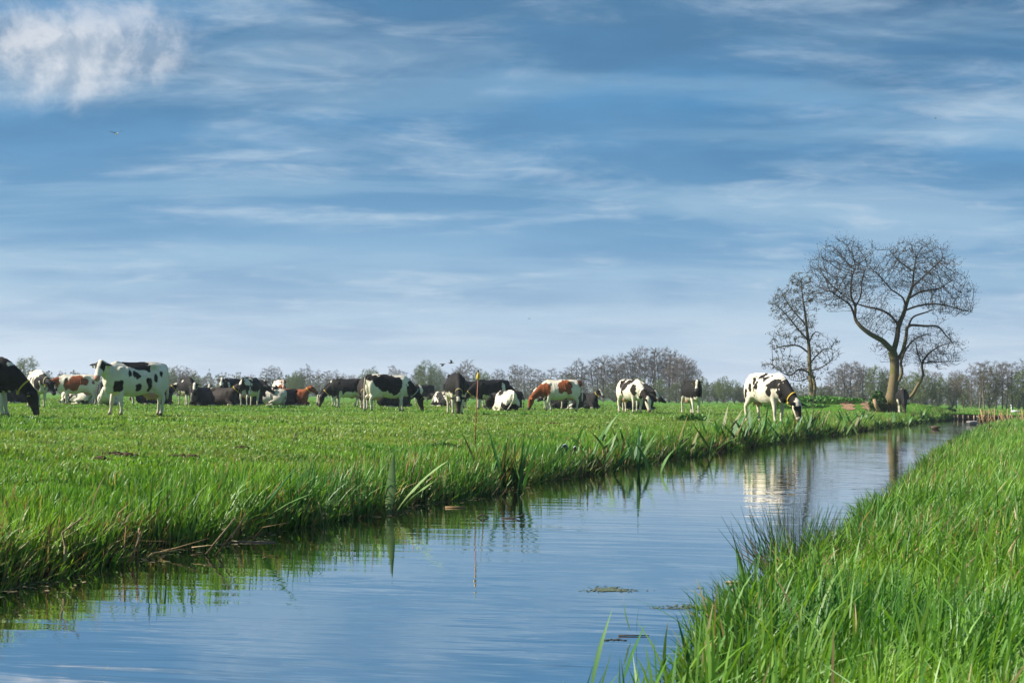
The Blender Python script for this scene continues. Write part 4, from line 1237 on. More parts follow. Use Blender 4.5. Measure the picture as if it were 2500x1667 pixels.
def dock():
    x, y = xa(938, 13.9), 13.9
    x = float(xl(y)) + .10
    z = -.03
    col = (.125, .205, .065)
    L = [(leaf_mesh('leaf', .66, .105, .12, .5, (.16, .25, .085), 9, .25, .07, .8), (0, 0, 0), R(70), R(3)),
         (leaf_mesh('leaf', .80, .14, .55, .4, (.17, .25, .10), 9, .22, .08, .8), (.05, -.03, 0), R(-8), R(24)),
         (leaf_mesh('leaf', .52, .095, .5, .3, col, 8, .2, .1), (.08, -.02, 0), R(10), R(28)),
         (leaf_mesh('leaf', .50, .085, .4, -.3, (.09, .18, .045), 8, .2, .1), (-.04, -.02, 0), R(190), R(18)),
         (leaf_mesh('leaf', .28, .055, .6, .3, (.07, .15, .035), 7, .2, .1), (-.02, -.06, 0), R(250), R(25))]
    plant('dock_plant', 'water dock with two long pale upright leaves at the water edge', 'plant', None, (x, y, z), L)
    x, y = xa(690, 11.9), 11.9
    x = float(xl(y)) - .02; z = gz1(x, y) + .05
    L = [(leaf_mesh('leaf', .78, .14, .15, .2, (.022, .085, .024), 9, .2, .04, .8), (0, 0, 0), R(-5), R(28)),
         (leaf_mesh('leaf', .60, .075, .5, .3, (.08, .17, .05), 8, .2, .08), (.06, -.03, 0), R(-20), R(42)),
         (leaf_mesh('leaf', .30, .055, .6, .3, (.07, .16, .04), 7, .2, .1), (.05, -.06, 0), R(-45), R(50)),
         (leaf_mesh('leaf', .26, .05, .5, -.3, (.05, .13, .03), 7, .2, .1), (-.03, -.02, 0), R(170), R(30))]
    plant('dock_plant', 'water dock with one broad dark leaf slanting over the bank grass', 'plant', None, (x, y, z), L)
dock()

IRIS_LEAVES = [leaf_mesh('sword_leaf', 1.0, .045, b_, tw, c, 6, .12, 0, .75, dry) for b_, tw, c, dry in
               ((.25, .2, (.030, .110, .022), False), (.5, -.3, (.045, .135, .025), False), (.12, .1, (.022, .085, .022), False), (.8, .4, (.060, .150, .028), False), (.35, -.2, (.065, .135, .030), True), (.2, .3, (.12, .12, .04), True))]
def iris(x, y, n, h, label, spread=.28, group='sword-leaved iris clumps along the ditch', seed=0, lean=0.0, wide=1.0):
    r_ = random.Random(seed)
    z = max(gz1(x, y) - .02, -.08)
    root = empty('iris_clump', (x, y, z)); tag(root, label, 'plant', group)
    for i in range(n):
        o = obj('leaf', r_.choice(IRIS_LEAVES), M_LEAF, root)
        k = h * r_.uniform(.55, 1.1)
        o.scale = (k, wide * 1.15, k)
        o.location = (r_.gauss(0, spread), r_.gauss(0, spread * .6), -max(0, 0))
        o.rotation_euler = (r_.gauss(0, .10), r_.gauss(.10 + lean, .16), r_.uniform(-.9, .9) + (math.pi if r_.random() < .3 else 0))
def irises():
    iris(float(xl(17.6)) + .05, 17.6, 46, .92, 'dense dark green iris clump standing in the water edge', .17, None, 3)
    for i, (y, n, h, lb) in enumerate(((21.8, 16, .55, 'iris clump with pale leaning leaves among dry straw'), (23.4, 14, .5, None), (26.2, 14, .60, None), (28.6, 14, .62, 'iris clump with wide dark blades above broken stems'),
                                       (33.0, 16, .55, None), (35.5, 20, .62, None), (37.0, 18, .60, None), (41.5, 16, .55, None), (46.0, 18, .6, None), (49.0, 16, .6, None), (55, 14, .55, None), (62, 14, .55, None), (70, 12, .6, None), (78, 12, .6, None))):
        iris(float(xl(y)) - .02 - .2 * (i % 3), y, n + 4, h * 1.3, lb or 'green iris clump on the pasture bank further up the ditch', .22 + y * .004, None if lb else 'iris clumps further up the ditch', 10 + i, .12, 1 + y / 40)
    # young shoots on the near bank
    for i, (px, y, n, h) in enumerate(((1805, 7.9, 12, .36), (1640, 6.5, 9, .28), (1540, 5.6, 10, .34), (1900, 8.6, 8, .34), (1700, 6.9, 7, .26))):
        x = max(xa(px, y), float(xr(y)) + .12)
        iris(x, y, n, h, 'young pale sword-leaf shoots at the edge of the tall near grass', .16, 'young shoots at the near bank edge', 40 + i, -.05, .55)
irises()

def rushes():
    y = 9.3; x = float(xr(y)) + .03; z = gz1(x, y) - .03
    g = np.random.default_rng(8); n = 210
    root = empty('rush_tussock', (x, y, z)); tag(root, 'dark green rush tussock with thin spiky stems leaning over the water', 'plant')
    P = np.stack([g.normal(0, .11, n), g.normal(0, .10, n), np.zeros(n)], -1)
    V, T, C = [], [], []
    a = np.arctan2(P[:, 1], P[:, 0]) + g.normal(0, .5, n); L = g.uniform(.26, .58, n); ln = np.abs(g.normal(.35, .22, n))
    mb = MB()
    for i in range(n):
        d = Vector((math.cos(a[i]) * ln[i], math.sin(a[i]) * ln[i], 1)).normalized()
        p0 = Vector(P[i]); p1 = p0 + d * (L[i] * .55); d2 = (d + Vector((math.cos(a[i]), math.sin(a[i]), -.1)) * .12).normalized(); p2 = p1 + d2 * (L[i] * .45)
        c = (.055, .135, .030) if g.random() > .12 else (.16, .12, .05)
        mb.tube([p0, p1, p2], [.0032, .0028, .0010], 3, c, cap=False)
    so = mb.build('stems', M_GRASS, root); so['kind'] = 'stuff'
    # dead stalks poking out low over the water
    for i in range(7):
        mb = MB(); q = Vector((g.uniform(-.12, .05), g.uniform(-.25, .05), .05)); e = q + Vector((-g.uniform(.18, .34), g.uniform(-.1, .1), g.uniform(.10, .26)))
        mb.tube([q, q.lerp(e, .5) + Vector((0, 0, -.015)), e], [.004, .004, .002], 4, (.085, .055, .035)).build('dead_stalk', M_DRY, root)
rushes()

def dry_reeds(label, x, y, stalks, group=None, name='dry_reed'):
    z = gz1(x, y)
    root = empty(name, (x, y, z)); tag(root, label, 'reeds', group)
    for pts, r0, c in stalks:
        mb = MB(); n = len(pts)
        mb.tube([Vector(p) for p in pts], [r0 * (1 - .45 * i / (n - 1)) for i in range(n)], 5, c, .6).build('stalk', M_DRY, root)
STRAW = (.26, .18, .085); PALE = (.33, .25, .14); BROWN = (.20, .115, .05)
def reeds():
    e = lambda y, o: float(xl(y)) - o
    S = lambda *p: [Vector(q) for q in p]
    r_ = random.Random(3)
    dry_reeds('bent pale dry reed stalk snapped over by the water edge', e(8.95, .0), 8.95, [(S((0, 0, -.1), (.06, 0, .18), (.03, 0, .30), (.16, 0, .40)), .011, PALE), (S((.0, 0, -.05), (-.02, 0, .12), (.06, 0, .05)), .009, STRAW), (S((.04, 0, -.05), (.05, 0, .22)), .014, PALE)])
    dry_reeds('three upright brown dead reed stems standing in the water', e(9.6, -.06), 9.6, [(S((0, 0, -.3), (.0, 0, .05), (.02, 0, .34)), .008, BROWN), (S((.04, 0, -.3), (.07, 0, .1), (.11, 0, .32)), .008, (.30, .17, .09)), (S((.10, 0, -.3), (.10, 0, .1), (.10, 0, .27)), .009, BROWN), (S((.02, 0, .05), (.10, 0, .22), (.12, 0, .30)), .010, PALE)])
    dry_reeds('long straw stems lying slanted along the dark bank foot', e(10.2, -.02), 10.2, [(S((-.05, 0, .02), (.25, -.05, .10), (.48, -.05, .17)), .010, STRAW), (S((.35, 0, .1), (.60, 0, .13)), .008, PALE), (S((.2, 0, .02), (.45, 0, .06)), .008, STRAW), (S((.45, 0, .05), (.66, 0, .32)), .012, PALE), (S((.5, 0, .02), (.70, 0, .28)), .009, STRAW)])
    dry_reeds('pale split dead stalks leaning up beside a grass tuft', e(11.2, .0), 11.2, [(S((0, 0, -.05), (.16, 0, .24)), .010, PALE), (S((.06, 0, .0), (-.05, .05, .2)), .007, STRAW), (S((.1, 0, .02), (.3, 0, .1)), .008, BROWN), (S((.2, 0, .02), (.3, 0, .14), (.5, 0, .18)), .007, STRAW)])
    dry_reeds('pair of dry stems splayed into the water near the dock leaves', e(12.6, -.05), 12.6, [(S((0, 0, .25), (.05, -.03, -.1)), .008, STRAW), (S((.06, 0, .28), (.16, -.03, -.1)), .009, PALE), (S((.12, 0, .2), (.20, -.03, -.1)), .007, STRAW), (S((-.1, 0, .1), (-.02, 0, .3)), .008, STRAW)])
    dry_reeds('brown dead reed blades among the grass past the dock plant', e(15.2, .08), 15.2, [(S((0, 0, 0), (.05, 0, .34)), .012, BROWN), (S((.06, 0, 0), (.13, 0, .38)), .010, (.30, .2, .09)), (S((.1, 0, 0), (.2, 0, .3)), .009, STRAW)])
    dry_reeds('straw stems leaning over the water before the dark iris clump', e(16.6, -.05), 16.6, [(S((0, 0, -.1), (.2, 0, .18)), .008, PALE), (S((.1, -.05, -.1), (.3, 0, .16)), .008, STRAW), (S((.3, -.1, -.1), (.5, -.05, .12)), .008, PALE)])
    for i, y in enumerate((19.2, 20.6, 22.6, 24.8, 27.4, 31.0, 34.4)):
        st = [(S((q, 0, -.05), (q + r_.uniform(-.05, .25), 0, r_.uniform(.15, .4))), r_.uniform(.008, .014), r_.choice((STRAW, PALE, BROWN))) for q in [r_.uniform(-.3, .3) for _ in range(6)]]
        dry_reeds('sheaf of dry straw stems caught in the bank between iris clumps', e(y, .02), y, st, 'sheaves of dry stems along the bank')
    # near bank: snapped stalks at the bottom
    y = 5.75; x = xa(1625, y)
    dry_reeds('snapped brown reed bent into a peak beside the near grass', x, y, [(S((-.14, 0, -.28), (-.07, 0, -.05), (-.03, 0, .09), (.10, 0, .0)), .008, BROWN), (S((.05, 0, -.25), (.06, 0, .08)), .009, STRAW), (S((.11, 0, -.2), (.11, 0, .07)), .012, BROWN)])
    y = 6.75; x = xa(1722, y)
    dry_reeds('dead stem bent double standing in the floating weed', x, y, [(S((-.04, 0, -.3), (-.03, 0, -.02), (.01, 0, .05), (.06, 0, .0), (.09, 0, -.06)), .006, BROWN)])
    # pale dead reeds at the far end of the near bank
    st = [(S((q, r_.uniform(-.6, .6), 0), (q + r_.uniform(-.2, .3), 0, r_.uniform(.3, .75))), .03, r_.choice((STRAW, PALE, (.40, .24, .12)))) for q in [r_.uniform(-1.3, 1.3) for _ in range(60)]]
    dry_reeds('russet dead reed bed at the far end of the near bank', float(xr(72)) + .9, 72, st)
    dry_reeds('broken white reed stump standing alone in the short turf', xa(713, 19.5), 19.5, [(S((0, 0, 0), (.05, 0, .17)), .012, PALE), (S((.06, 0, 0), (.10, 0, .05)), .008, STRAW)])
    # bare arching saplings on the far bank
    y = 47.0; x = float(xl(y)) - .3
    dry_reeds('thin dark bare sapling shoots arching up from the bank', x, y, [(S((0, 0, 0), (.1, 0, .6), (.08, 0, 1.25)), .018, (.07, .05, .04)), (S((0, 0, 0), (.3, 0, .5), (.62, 0, 1.05)), .018, (.07, .05, .04)), (S((0, 0, 0), (.15, 0, .45), (.4, 0, .75)), .014, (.07, .05, .04))])
reeds()

def weed_clump(label, px, d, w, h, n, col, name='nettle_clump', group='dark weed clumps on the pasture'):
    g = np.random.default_rng(int(px)); p = ground(px, d)
    root = empty(name, p); tag(root, label, 'plant', group)
    rr = np.sqrt(g.random(n)); a = g.uniform(0, 6.28, n)
    z = h * g.random(n) ** .6 * (1 - .5 * rr)
    P = np.stack([np.cos(a) * rr * w, np.sin(a) * rr * w * .7, z], -1)
    V, Q = leaf_cards(P, g.uniform(.025, .05, n) * (1 + d / 60), g, 1.3)
    o = obj('leaves', mesh_np('leaves', V, quads=Q, cols=np.repeat(np.array(col) * g.uniform(.5, 1.4, (n, 1)), 4, 0)), M_LEAF, root); o['kind'] = 'stuff'
def weeds():
    for px, d, w, h in ((1690, 43, .50, .26), (1085, 20.5, .25, .14), (690, 66, .7, .14), (1180, 20.0, .2, .12)):
        weed_clump('dark leafy weed clump rising from the grazed turf', px, d, w, h, 200, (.060, .150, .028))
    weed_clump('wide green nettle bed round the foot of the young ash', 2000, 96, 3.0, .45, 2600, (.070, .190, .030), 'nettle_bed', None)
    weed_clump('bright green nettle patch in front of the young ash mound', 1940, 93, 2.2, .3, 1500, (.075, .200, .030), 'nettle_bed', None)
    weed_clump('ivy and nettles beside the foot of the old ash', 2143, 87.4, .55, 1.5, 600, (.045, .115, .022), 'nettle_bed', None)
    weed_clump('dark weed hummock on the bank beyond the old ash', 2318, 108, .5, .35, 300, (.020, .055, .014), 'nettle_clump', None)
weeds()

def buttercup(px, py, d, i):
    p = at(px, py, d); z0 = gz1(p.x, p.y); h = p.z - z0
    root = empty('buttercup', (p.x, p.y, z0)); tag(root, 'small yellow buttercup in the tall near grass', 'flower', 'buttercups in the near grass')
    MB().tube([(0, 0, 0), (.005, 0, h * .6), (0, 0, h)], .0018, 4, (.06, .15, .03)).build('stem', M_LEAF, root)
    mb = MB()
    for k in range(5):
        a = 2 * math.pi * k / 5 + i
        c, s = math.cos(a), math.sin(a); c2, s2 = math.cos(a + 1.1), math.sin(a + 1.1); r0 = .013
        mb.add([(0, 0, h), (c * r0, s * r0, h + .004), ((c + c2) * r0 * .75, (s + s2) * r0 * .75, h + .010), (c2 * r0, s2 * r0, h + .004)], [(0, 1, 2, 3)], (.80, .50, .01))
    mb.build('petals', M_LEAF, root)
for i, (px, py, d) in enumerate(((2285, 1377, 8.4), (2226, 1333, 9.2), (2368, 1360, 8.7), (2490, 1408, 7.8), (2392, 1478, 6.9), (2440, 1300, 10.0), (2180, 1470, 6.9))):
    buttercup(px, py, d, i)

# ------------------------------------------------------------------ the herd
YEL = (.50, .34, .03)
def herd():
    K = make_cow
    bk = lambda **k: dict(dict(bias=1.1, belly=1, socks=.5, neck='dark', blaze=.03), **k)
    wb = lambda **k: dict(dict(bias=-.12, socks=.45, neck='dark', blaze=.03), **k)
    K('black cow with white forelegs and yellow collar grazing beside the big spotted cow', -52, 36, -22, 'graze', 0, pat=bk(belly=1.2, socks=.62, blaze=0, blobs=[(-.2, 1.0, 1.6, .9, 1), (.80, 1.35, .06, .05, -1)]), collar=YEL, seed=1, fat=1.12)
    K('mostly white cow with black face and lowered head behind the black collared cow', 92, 57, -80, 'low', 22, pat=dict(blobs=[(.72, .95, .16, .28, 1), (.25, 1.2, .10, .07, 1), (.5, 1.1, .05, .16, 1)], neck='dark', neck_from=.35, socks=.1, blaze=0), collar=(.35, .30, .2), seed=2)
    K('white cow with large red-brown side patches and pink udder', 186, 71, 178, 'low', 5, dark=RED, pat=dict(blobs=[(.12, 1.05, .28, .40, 1), (-.15, 1.2, .30, .24, 1), (-.40, 1.15, .18, .20, 1), (.48, 1.0, .18, .30, 1), (-.8, 1.12, .07, .12, 1)], neck='dark', socks=.1), seed=3)
    K('white cow with black oval spots and black ears looking at the viewer', 326, 40, 211, 'up', 42, pat=dict(blobs=[(.31, 1.17, .06, .10, 1), (.13, 1.12, .10, .11, 1), (.62, .84, .14, .16, 1), (.06, .755, .08, .10, 1), (-.3, .87, .10, .20, 1), (-.54, 1.07, .08, .12, 1), (.05, 1.45, .38, .15, 1), (-.25, 1.36, .17, .13, 1), (-.72, 1.2, .04, .1, 1)], head='white', socks=.1, neck=None, pinknose=True), seed=4, gait=(-.05, .08, .10, -.06), udder=1.1)
    K('lying white cow with black patches under the red-and-white cow', 188, 74, 140, 'lie', -10, pat=dict(bias=-.15, neck='dark'), seed=5, tags=False)
    K('lying black cow resting behind the black collared cow', 46, 76, 10, 'lie', 0, pat=dict(bias=1.2, neck='dark'), seed=6, tags=False)
    K('lying black cow with a yellow ear tag facing out past the spotted cow', 238, 79, -82, 'lie', 0, pat=dict(bias=.8, neck='dark', blaze=0), seed=7)
    K('lying white cow half hidden by the chest of the spotted cow', 272, 68, 70, 'lie', 0, pat=dict(blobs=[(.3, .9, .35, .2, 1), (-.6, .9, .07, .09, 1)], head='white', neck=None), seed=8, tags=False)
    K('black cow grazing behind the belly of the spotted cow', 345, 76, 200, 'graze', 0, pat=bk(blaze=0), seed=9, tags=False)
    K('small far white cow with dark patches seen between the legs of the spotted cow', 365, 112, 180, 'graze', 0, pat=wb(bias=-.1), seed=10, tags=False)
    K('lying black cow with white head and black eye patch facing right', 376, 76, 3, 'lie', 0, pat=dict(bias=1.0, head='white', pinknose=True, neck='dark'), collar=YEL, seed=11, tags=False)
    K('black cow with white legs grazing head-on, rump sharp against the bushes', 456, 75, -76, 'graze', -12, pat=bk(belly=.3, socks=.55, blaze=.05, blobs=[(0, 1.0, 1.6, .9, 1), (.1, 1.3, .10, .05, -1)]), seed=12, tags=False)
    K('lying black cow with white blaze and yellow collar turning its head', 492, 71, 248, 'lie', 18, pat=dict(bias=1.3, neck='dark', blaze=.045), collar=YEL, seed=13)
    K('lying cow with white wedge on the forehead behind the blazed cow', 522, 80, 252, 'lie', 18, pat=dict(bias=1.2, neck='dark', blaze=.05, blaze1=.3), seed=14)
    K('lying dark grey-brown cow with yellow neck band and white foreleg', 541, 76, -46, 'lie', 15, dark=DKBROWN, pat=dict(blobs=[(0, 1, 2, 1, 1), (-.75, 1.15, .08, .35, -1)], neck='dark', blaze=0), collar=YEL, seed=15, tags=False)
    K('standing white-faced black-and-white cow with head raised above the lying cows', 562, 80, 240, 'up', 25, pat=dict(bias=.55, belly=1, head='white', neck='dark', neck_from=.1, socks=.55), seed=16)
    K('black cow with white star looking left between two standing cows', 603, 85, 213, 'up', 10, pat=bk(blaze=.035, blaze1=.12), seed=17, tags=False)
    K('standing black cow with broad white back stripes seen from behind', 612, 73, 66, 'low', 0, pat=dict(blobs=[(0, 1.0, 1.6, .75, 1), (-.85, 1.3, .16, .2, -1), (-.45, 1.42, .22, .08, -1), (-.6, 1.15, .12, .06, -1), (-.8, .8, .05, .3, -1)], socks=.62, belly=1.1, neck='dark'), seed=18, udder=1.15, tags=False)
    K('black cow with white forehead star standing behind the striped cow', 628, 86, -72, 'up', 0, pat=bk(blaze=.05, blaze1=.12), seed=19, tags=False)
    K('white cow with red-brown face and chest standing head-on', 682, 87, -78, 'up', -8, dark=RED, pat=dict(blobs=[(.85, 1.05, .18, .2, 1)], neck=None, head='dark', blaze=.05, socks=.1, pinknose=True), seed=20, tags=False)
    K('lying black cow in profile facing the white-and-red cow', 600, 80, -4, 'lie', 0, pat=dict(bias=1.2, neck='dark', blaze=.02), seed=21, tags=False)
    K('lying pale greyish-white cow between the striped and red-faced cows', 654, 82, 165, 'lie_curl', 0, base=WHITE * .85, pat=dict(bias=-.55, head='dark', neck=None), seed=22, tags=False)
    K('lying black cow with small white face spot next to the red cow', 703, 83, 222, 'lie', 30, pat=dict(bias=1.3, neck='dark', blaze=.05, blaze1=.15), seed=23, tags=False)
    K('lying all red-brown cow with yellow collar facing right', 716, 83.5, -33, 'lie', 20, base=WHITE, dark=RED * 1.1, pat=dict(bias=1.4, neck='dark', blaze=.03, blaze1=.12), collar=YEL, seed=24, tags=False)
    K('lying red-and-white cow half hidden behind the dark grey-brown cow', 586, 88, 150, 'lie', 0, dark=RED, pat=dict(bias=.1, neck='dark'), seed=25, tags=False)
    K('black cow with white shoulder line grazing behind the larger black grazing cow', 836, 81, 200, 'graze', 0, pat=bk(blobs=[(0, 1.0, 1.6, .9, 1), (.72, 1.25, .04, .25, -1)], blaze=.04, belly=1), seed=26, tags=False)
    K('large black cow with white belly and yellow collar grazing to the left', 851, 73, 184, 'graze', -6, pat=bk(belly=1.15, socks=.45, blaze=.04, blobs=[(0, 1.0, 1.6, .8, 1)]), collar=YEL, seed=27, fat=1.08, tags=False)
    K('dark brown-black cow grazing head-on beside the big black-and-white cow', 893, 66, -98, 'graze', 12, dark=DKBROWN, pat=bk(belly=.3, socks=.4, blaze=.03), collar=(.4, .3, .15), seed=28, tags=False)
    K('large black-and-white cow with cream hind legs grazing to the right', 950, 58.5, 22, 'graze', 0, pat=dict(blobs=[(-.18, 1.18, .62, .36, 1), (.08, .98, .28, .32, 1), (-.92, 1.38, .17, .17, 1), (-.62, 1.3, .2, .18, 1), (.62, .8, .10, .28, -1)], neck='dark', neck_from=.12, socks=.1, blaze=0), collar=(.30, .36, .28), seed=29, udder=1.2, gait=(.02, -.14, -.12, .14), fat=1.05)
    K('lying black cow behind the forelegs of the big black-and-white cow', 962, 80, 10, 'lie_curl', 0, pat=dict(bias=1.1, neck='dark'), seed=30, tags=False)
    K('far small black cow with white shoulder band near the field gate', 1031, 108, 214, 'low', 0, pat=dict(blobs=[(0, 1.0, 1.6, .8, 1), (.32, 1.1, .08, .5, -1)], socks=.6, neck='dark', blaze=.05), seed=31, tags=False)
    K('big black cow grazing head-on with white forehead patch and yellow tags', 1113, 52, -83, 'graze', -10, pat=bk(belly=.8, socks=.72, blaze=.055, blaze0=.02, blaze1=.2), collar=(.35, .28, .12), seed=32, fat=1.05)
    K('lying black-and-white cow beyond the head-on black cow', 1080, 92, 125, 'lie_curl', 0, pat=dict(bias=.25, neck='dark'), seed=33, tags=False)
    K('grey-black cow grazing behind the orange stake', 1155, 79, 215, 'graze', 0, dark=DKBROWN * .8, pat=bk(socks=.4, blaze=.0), seed=34, tags=False)
    K('large black cow with white head grazing to the left past the stake', 1196, 72, 205, 'graze', -10, pat=dict(blobs=[(0, 1.05, 1.6, .8, 1), (-.62, .95, .10, .4, -1)], head='white', eyes=1, neck='dark', socks=.5, belly=.6), collar=YEL, seed=35, tags=False)
    K('black cow with white hip mark grazing to the right behind the white rump', 1212, 84, 12, 'graze', 0, pat=bk(blobs=[(0, 1.0, 1.6, .8, 1), (.3, 1.38, .12, .05, -1), (.2, .8, .12, .2, -1)], blaze=.05), collar=YEL, seed=36, tags=False)
    K('lying grey-black cow with yellow collar behind the lying white rump', 1228, 73, 198, 'lie', 0, dark=DKBROWN, pat=dict(bias=1.2, neck='dark', blaze=0), collar=YEL, seed=37, tags=False)
    K('lying white cow with dark back saddle seen from behind', 1234, 66.5, 112, 'lie_curl', 20, pat=dict(blobs=[(-.7, .75, .22, .22, 1), (.1, 1.45, .45, .18, 1)], head='dark', neck='dark'), seed=38, tags=False)
    K('red-brown and white cow grazing to the left, the only red one grazing', 1366, 68, 190, 'graze', 0, dark=RED * 1.1, pat=dict(blobs=[(-.22, 1.22, .36, .26, 1), (-.02, 1.02, .16, .16, 1), (-.40, 1.0, .14, .16, 1), (-.98, 1.35, .16, .2, 1), (.66, 1.0, .20, .34, 1)], neck='dark', neck_from=.25, socks=.3, blaze=0), collar=(.25, .08, .03), seed=39, gait=(.0, .06, -.15, .12), tags=False, udder=.8)
    K('black-and-white cow standing behind the neck of the grazing red cow', 1352, 77, 228, 'low', 0, pat=wb(bias=.05, head='white'), seed=40, tags=False)
    K('lying black cow with white band beneath the grazing red cow', 1384, 81, 172, 'lie_curl', 0, pat=dict(blobs=[(0, 1, 2, 1, 1), (-.25, 1, .09, .6, -1)], neck='dark'), seed=41, tags=False)
    K('lying black cow with white face stripe alone by the reeds under the treeline', 1437, 85, -62, 'lie', 15, pat=dict(blobs=[(0, 1, 2, 1, 1), (-.8, 1.1, .2, .4, -1)], neck='dark', blaze=.05), collar=YEL, seed=42, tags=False)
    K('white cow with large dark brown patches grazing head-on to the right', 1541, 64, -60, 'graze', 8, dark=DKBROWN * .6, pat=dict(blobs=[(-.05, 1.2, .20, .26, 1), (.20, 1.40, .20, .10, 1), (-.45, 1.3, .2, .22, 1), (.62, 1.05, .17, .24, 1), (-.2, .9, .1, .12, 1)], neck='dark', neck_from=.5, head='white', eyes=0, socks=.1, pinknose=True), seed=43, tags=False)
    K('black-and-white cow with head raised half hidden behind the patched cow', 1545, 70, -48, 'low', 10, pat=dict(blobs=[(-.85, 1.2, .12, .3, 1), (-.5, 1.0, .14, .35, 1), (.5, 1.1, .3, .4, 1)], neck='dark', blaze=.06, socks=.3), seed=44, tags=False)
    K('lying black cow behind the legs of the patched cow', 1556, 80, 20, 'lie_curl', 0, pat=dict(bias=.9, neck='dark'), seed=45, tags=False)
    K('black cow with white legs and face stripe walking straight out of the pasture', 1690, 63, -74, 'up', -22, pat=bk(belly=.2, socks=.74, blaze=.045, blobs=[(0, 1.0, 1.6, .9, 1), (.7, 1.5, .2, .07, -1)]), seed=46, gait=(-.1, .1, .22, -.1))
    K('mostly white cow with black neck and speckled flank grazing close to the water', 1876, 44, -55, 'graze', 6, pat=dict(blobs=[(-.10, 1.42, .10, .10, 1), (-.35, 1.25, .10, .14, 1), (-.55, 1.08, .10, .16, 1), (-.74, .88, .09, .16, 1), (.12, 1.34, .13, .07, 1), (-.12, 1.12, .06, .14, 1), (-.30, 1.0, .09, .08, 1), (.30, 1.42, .07, .05, 1), (.56, 1.15, .20, .14, 1), (.45, .98, .10, .17, 1), (.66, 1.2, .16, .12, 1), (-.2, .8, .03, .03, 1)],
      neck='dark', neck_from=.18, head='white', facepatch=True, eyes=0, socks=.1), collar=YEL, seed=47, size=1.02, gait=(-.05, .12, .04, -.1), udder=.7)
    K('black cow with white back mark grazing at the foot of the old ash', 2203, 85, -88, 'graze', 8, pat=bk(socks=.45, blaze=0, blobs=[(0, 1.0, 1.6, .9, 1), (.0, 1.5, .10, .10, -1)]), seed=48, tags=False)
herd()

# ------------------------------------------------------------------ small things
def stake():
    p = ground(1160, 20.6)
    root = empty('marker_stake', p); tag(root, 'thin rusty orange stake with a yellow top knob leaning in the grass', 'stake')
    top = at(1167, 925, 20.6) - p
    MB().tube([(0, 0, -.1), top * .5, top], [.0075, .0075, .007], 7, (.27, .085, .035)).build('rod', M_PAINT, root)
    h = top
    MB().tube([h + Vector((0, 0, -.012)), h + Vector((0, 0, .01)), h + Vector((.001, 0, .045)), h + Vector((.002, 0, .09)), h + Vector((.002, 0, .10))], [.013, .021, .023, .010, .005], 10, (.66, .42, .015)).build('insulator_knob', M_PAINT, root)
    MB().tube([h + Vector((.002, 0, .10)), h + Vector((.004, 0, .135))], [.012, .009], 6, (.03, .03, .03)).build('cap', M_PAINT, root)
stake()

def flaps():
    p = ground(1383, 22.0)
    root = empty('rubber_scraps', p); tag(root, 'two dark upright rubber scraps with pale rims half hidden in the bank grass', 'rubber')
    for (dx, w, h, c, rim, rz) in ((-.03, .10, .21, (.02, .024, .032), (.30, .36, .44), -.2), (.115, .055, .18, (.03, .02, .015), (.55, .60, .64), .25)):
        mb = MB(); n = 12
        out = [(-w / 2, 0)] + [(-w / 2 * math.cos(math.pi * k / n), h * (.62 + .38 * math.sin(math.pi * k / n))) for k in range(n + 1)] + [(w / 2, 0)]
        f = [Vector((x, -.03 - .02 * math.cos(x / w * 3), z)) for x, z in out]; bk_ = [q + Vector((0, .05, 0)) for q in f]; m_ = len(f)
        mb.add(f + bk_, [tuple(range(m_)), tuple(range(2 * m_ - 1, m_ - 1, -1))] + [(i, i + m_, (i + 1) % m_ + m_, (i + 1) % m_) for i in range(m_)], c)
        o = mb.build('scrap', M_PAINT, root, False); o.location = (dx, 0, 0); o.rotation_euler = (0, .1, rz)
        mb = MB(); mb.tube([q + Vector((0, .02, .004)) for q in f[2:-2]], .009, 6, rim)
        r2 = mb.build('rim', M_PAINT, o)
flaps()

def molehills():
    for i, (px, py, w) in enumerate(((290, 1098, .20), (312, 1100, .12), (250, 1105, .10), (455, 1099, .16), (583, 1083, .12), (1330, 1032, .25), (300, 985, .2), (1350, 1034, .15))):
        d = .63 * F_PX / (py - (970 + (px - 1250) * ROLL)); d = min(max(d, 12), 50)
        p = ground(px, d)
        g = np.random.default_rng(i + 40); mb = MB()
        for k in range(14):
            a = g.uniform(0, 6.28); r0 = w * math.sqrt(g.random())
            mb.ball((math.cos(a) * r0, math.sin(a) * r0 * .6, .0 + .02 * (1 - r0 / w)), (.05 * g.uniform(.5, 1.2), .045, .028 * g.uniform(.6, 1.3)), 6, 4, tuple(np.array((.055, .036, .022)) * g.uniform(.6, 1.4)))
        o = mb.build('molehill', M_SOIL, None, False, p)
        tag(o, 'small heap of dark bare soil thrown up in the turf', 'molehill', 'molehills in the pasture')
molehills()

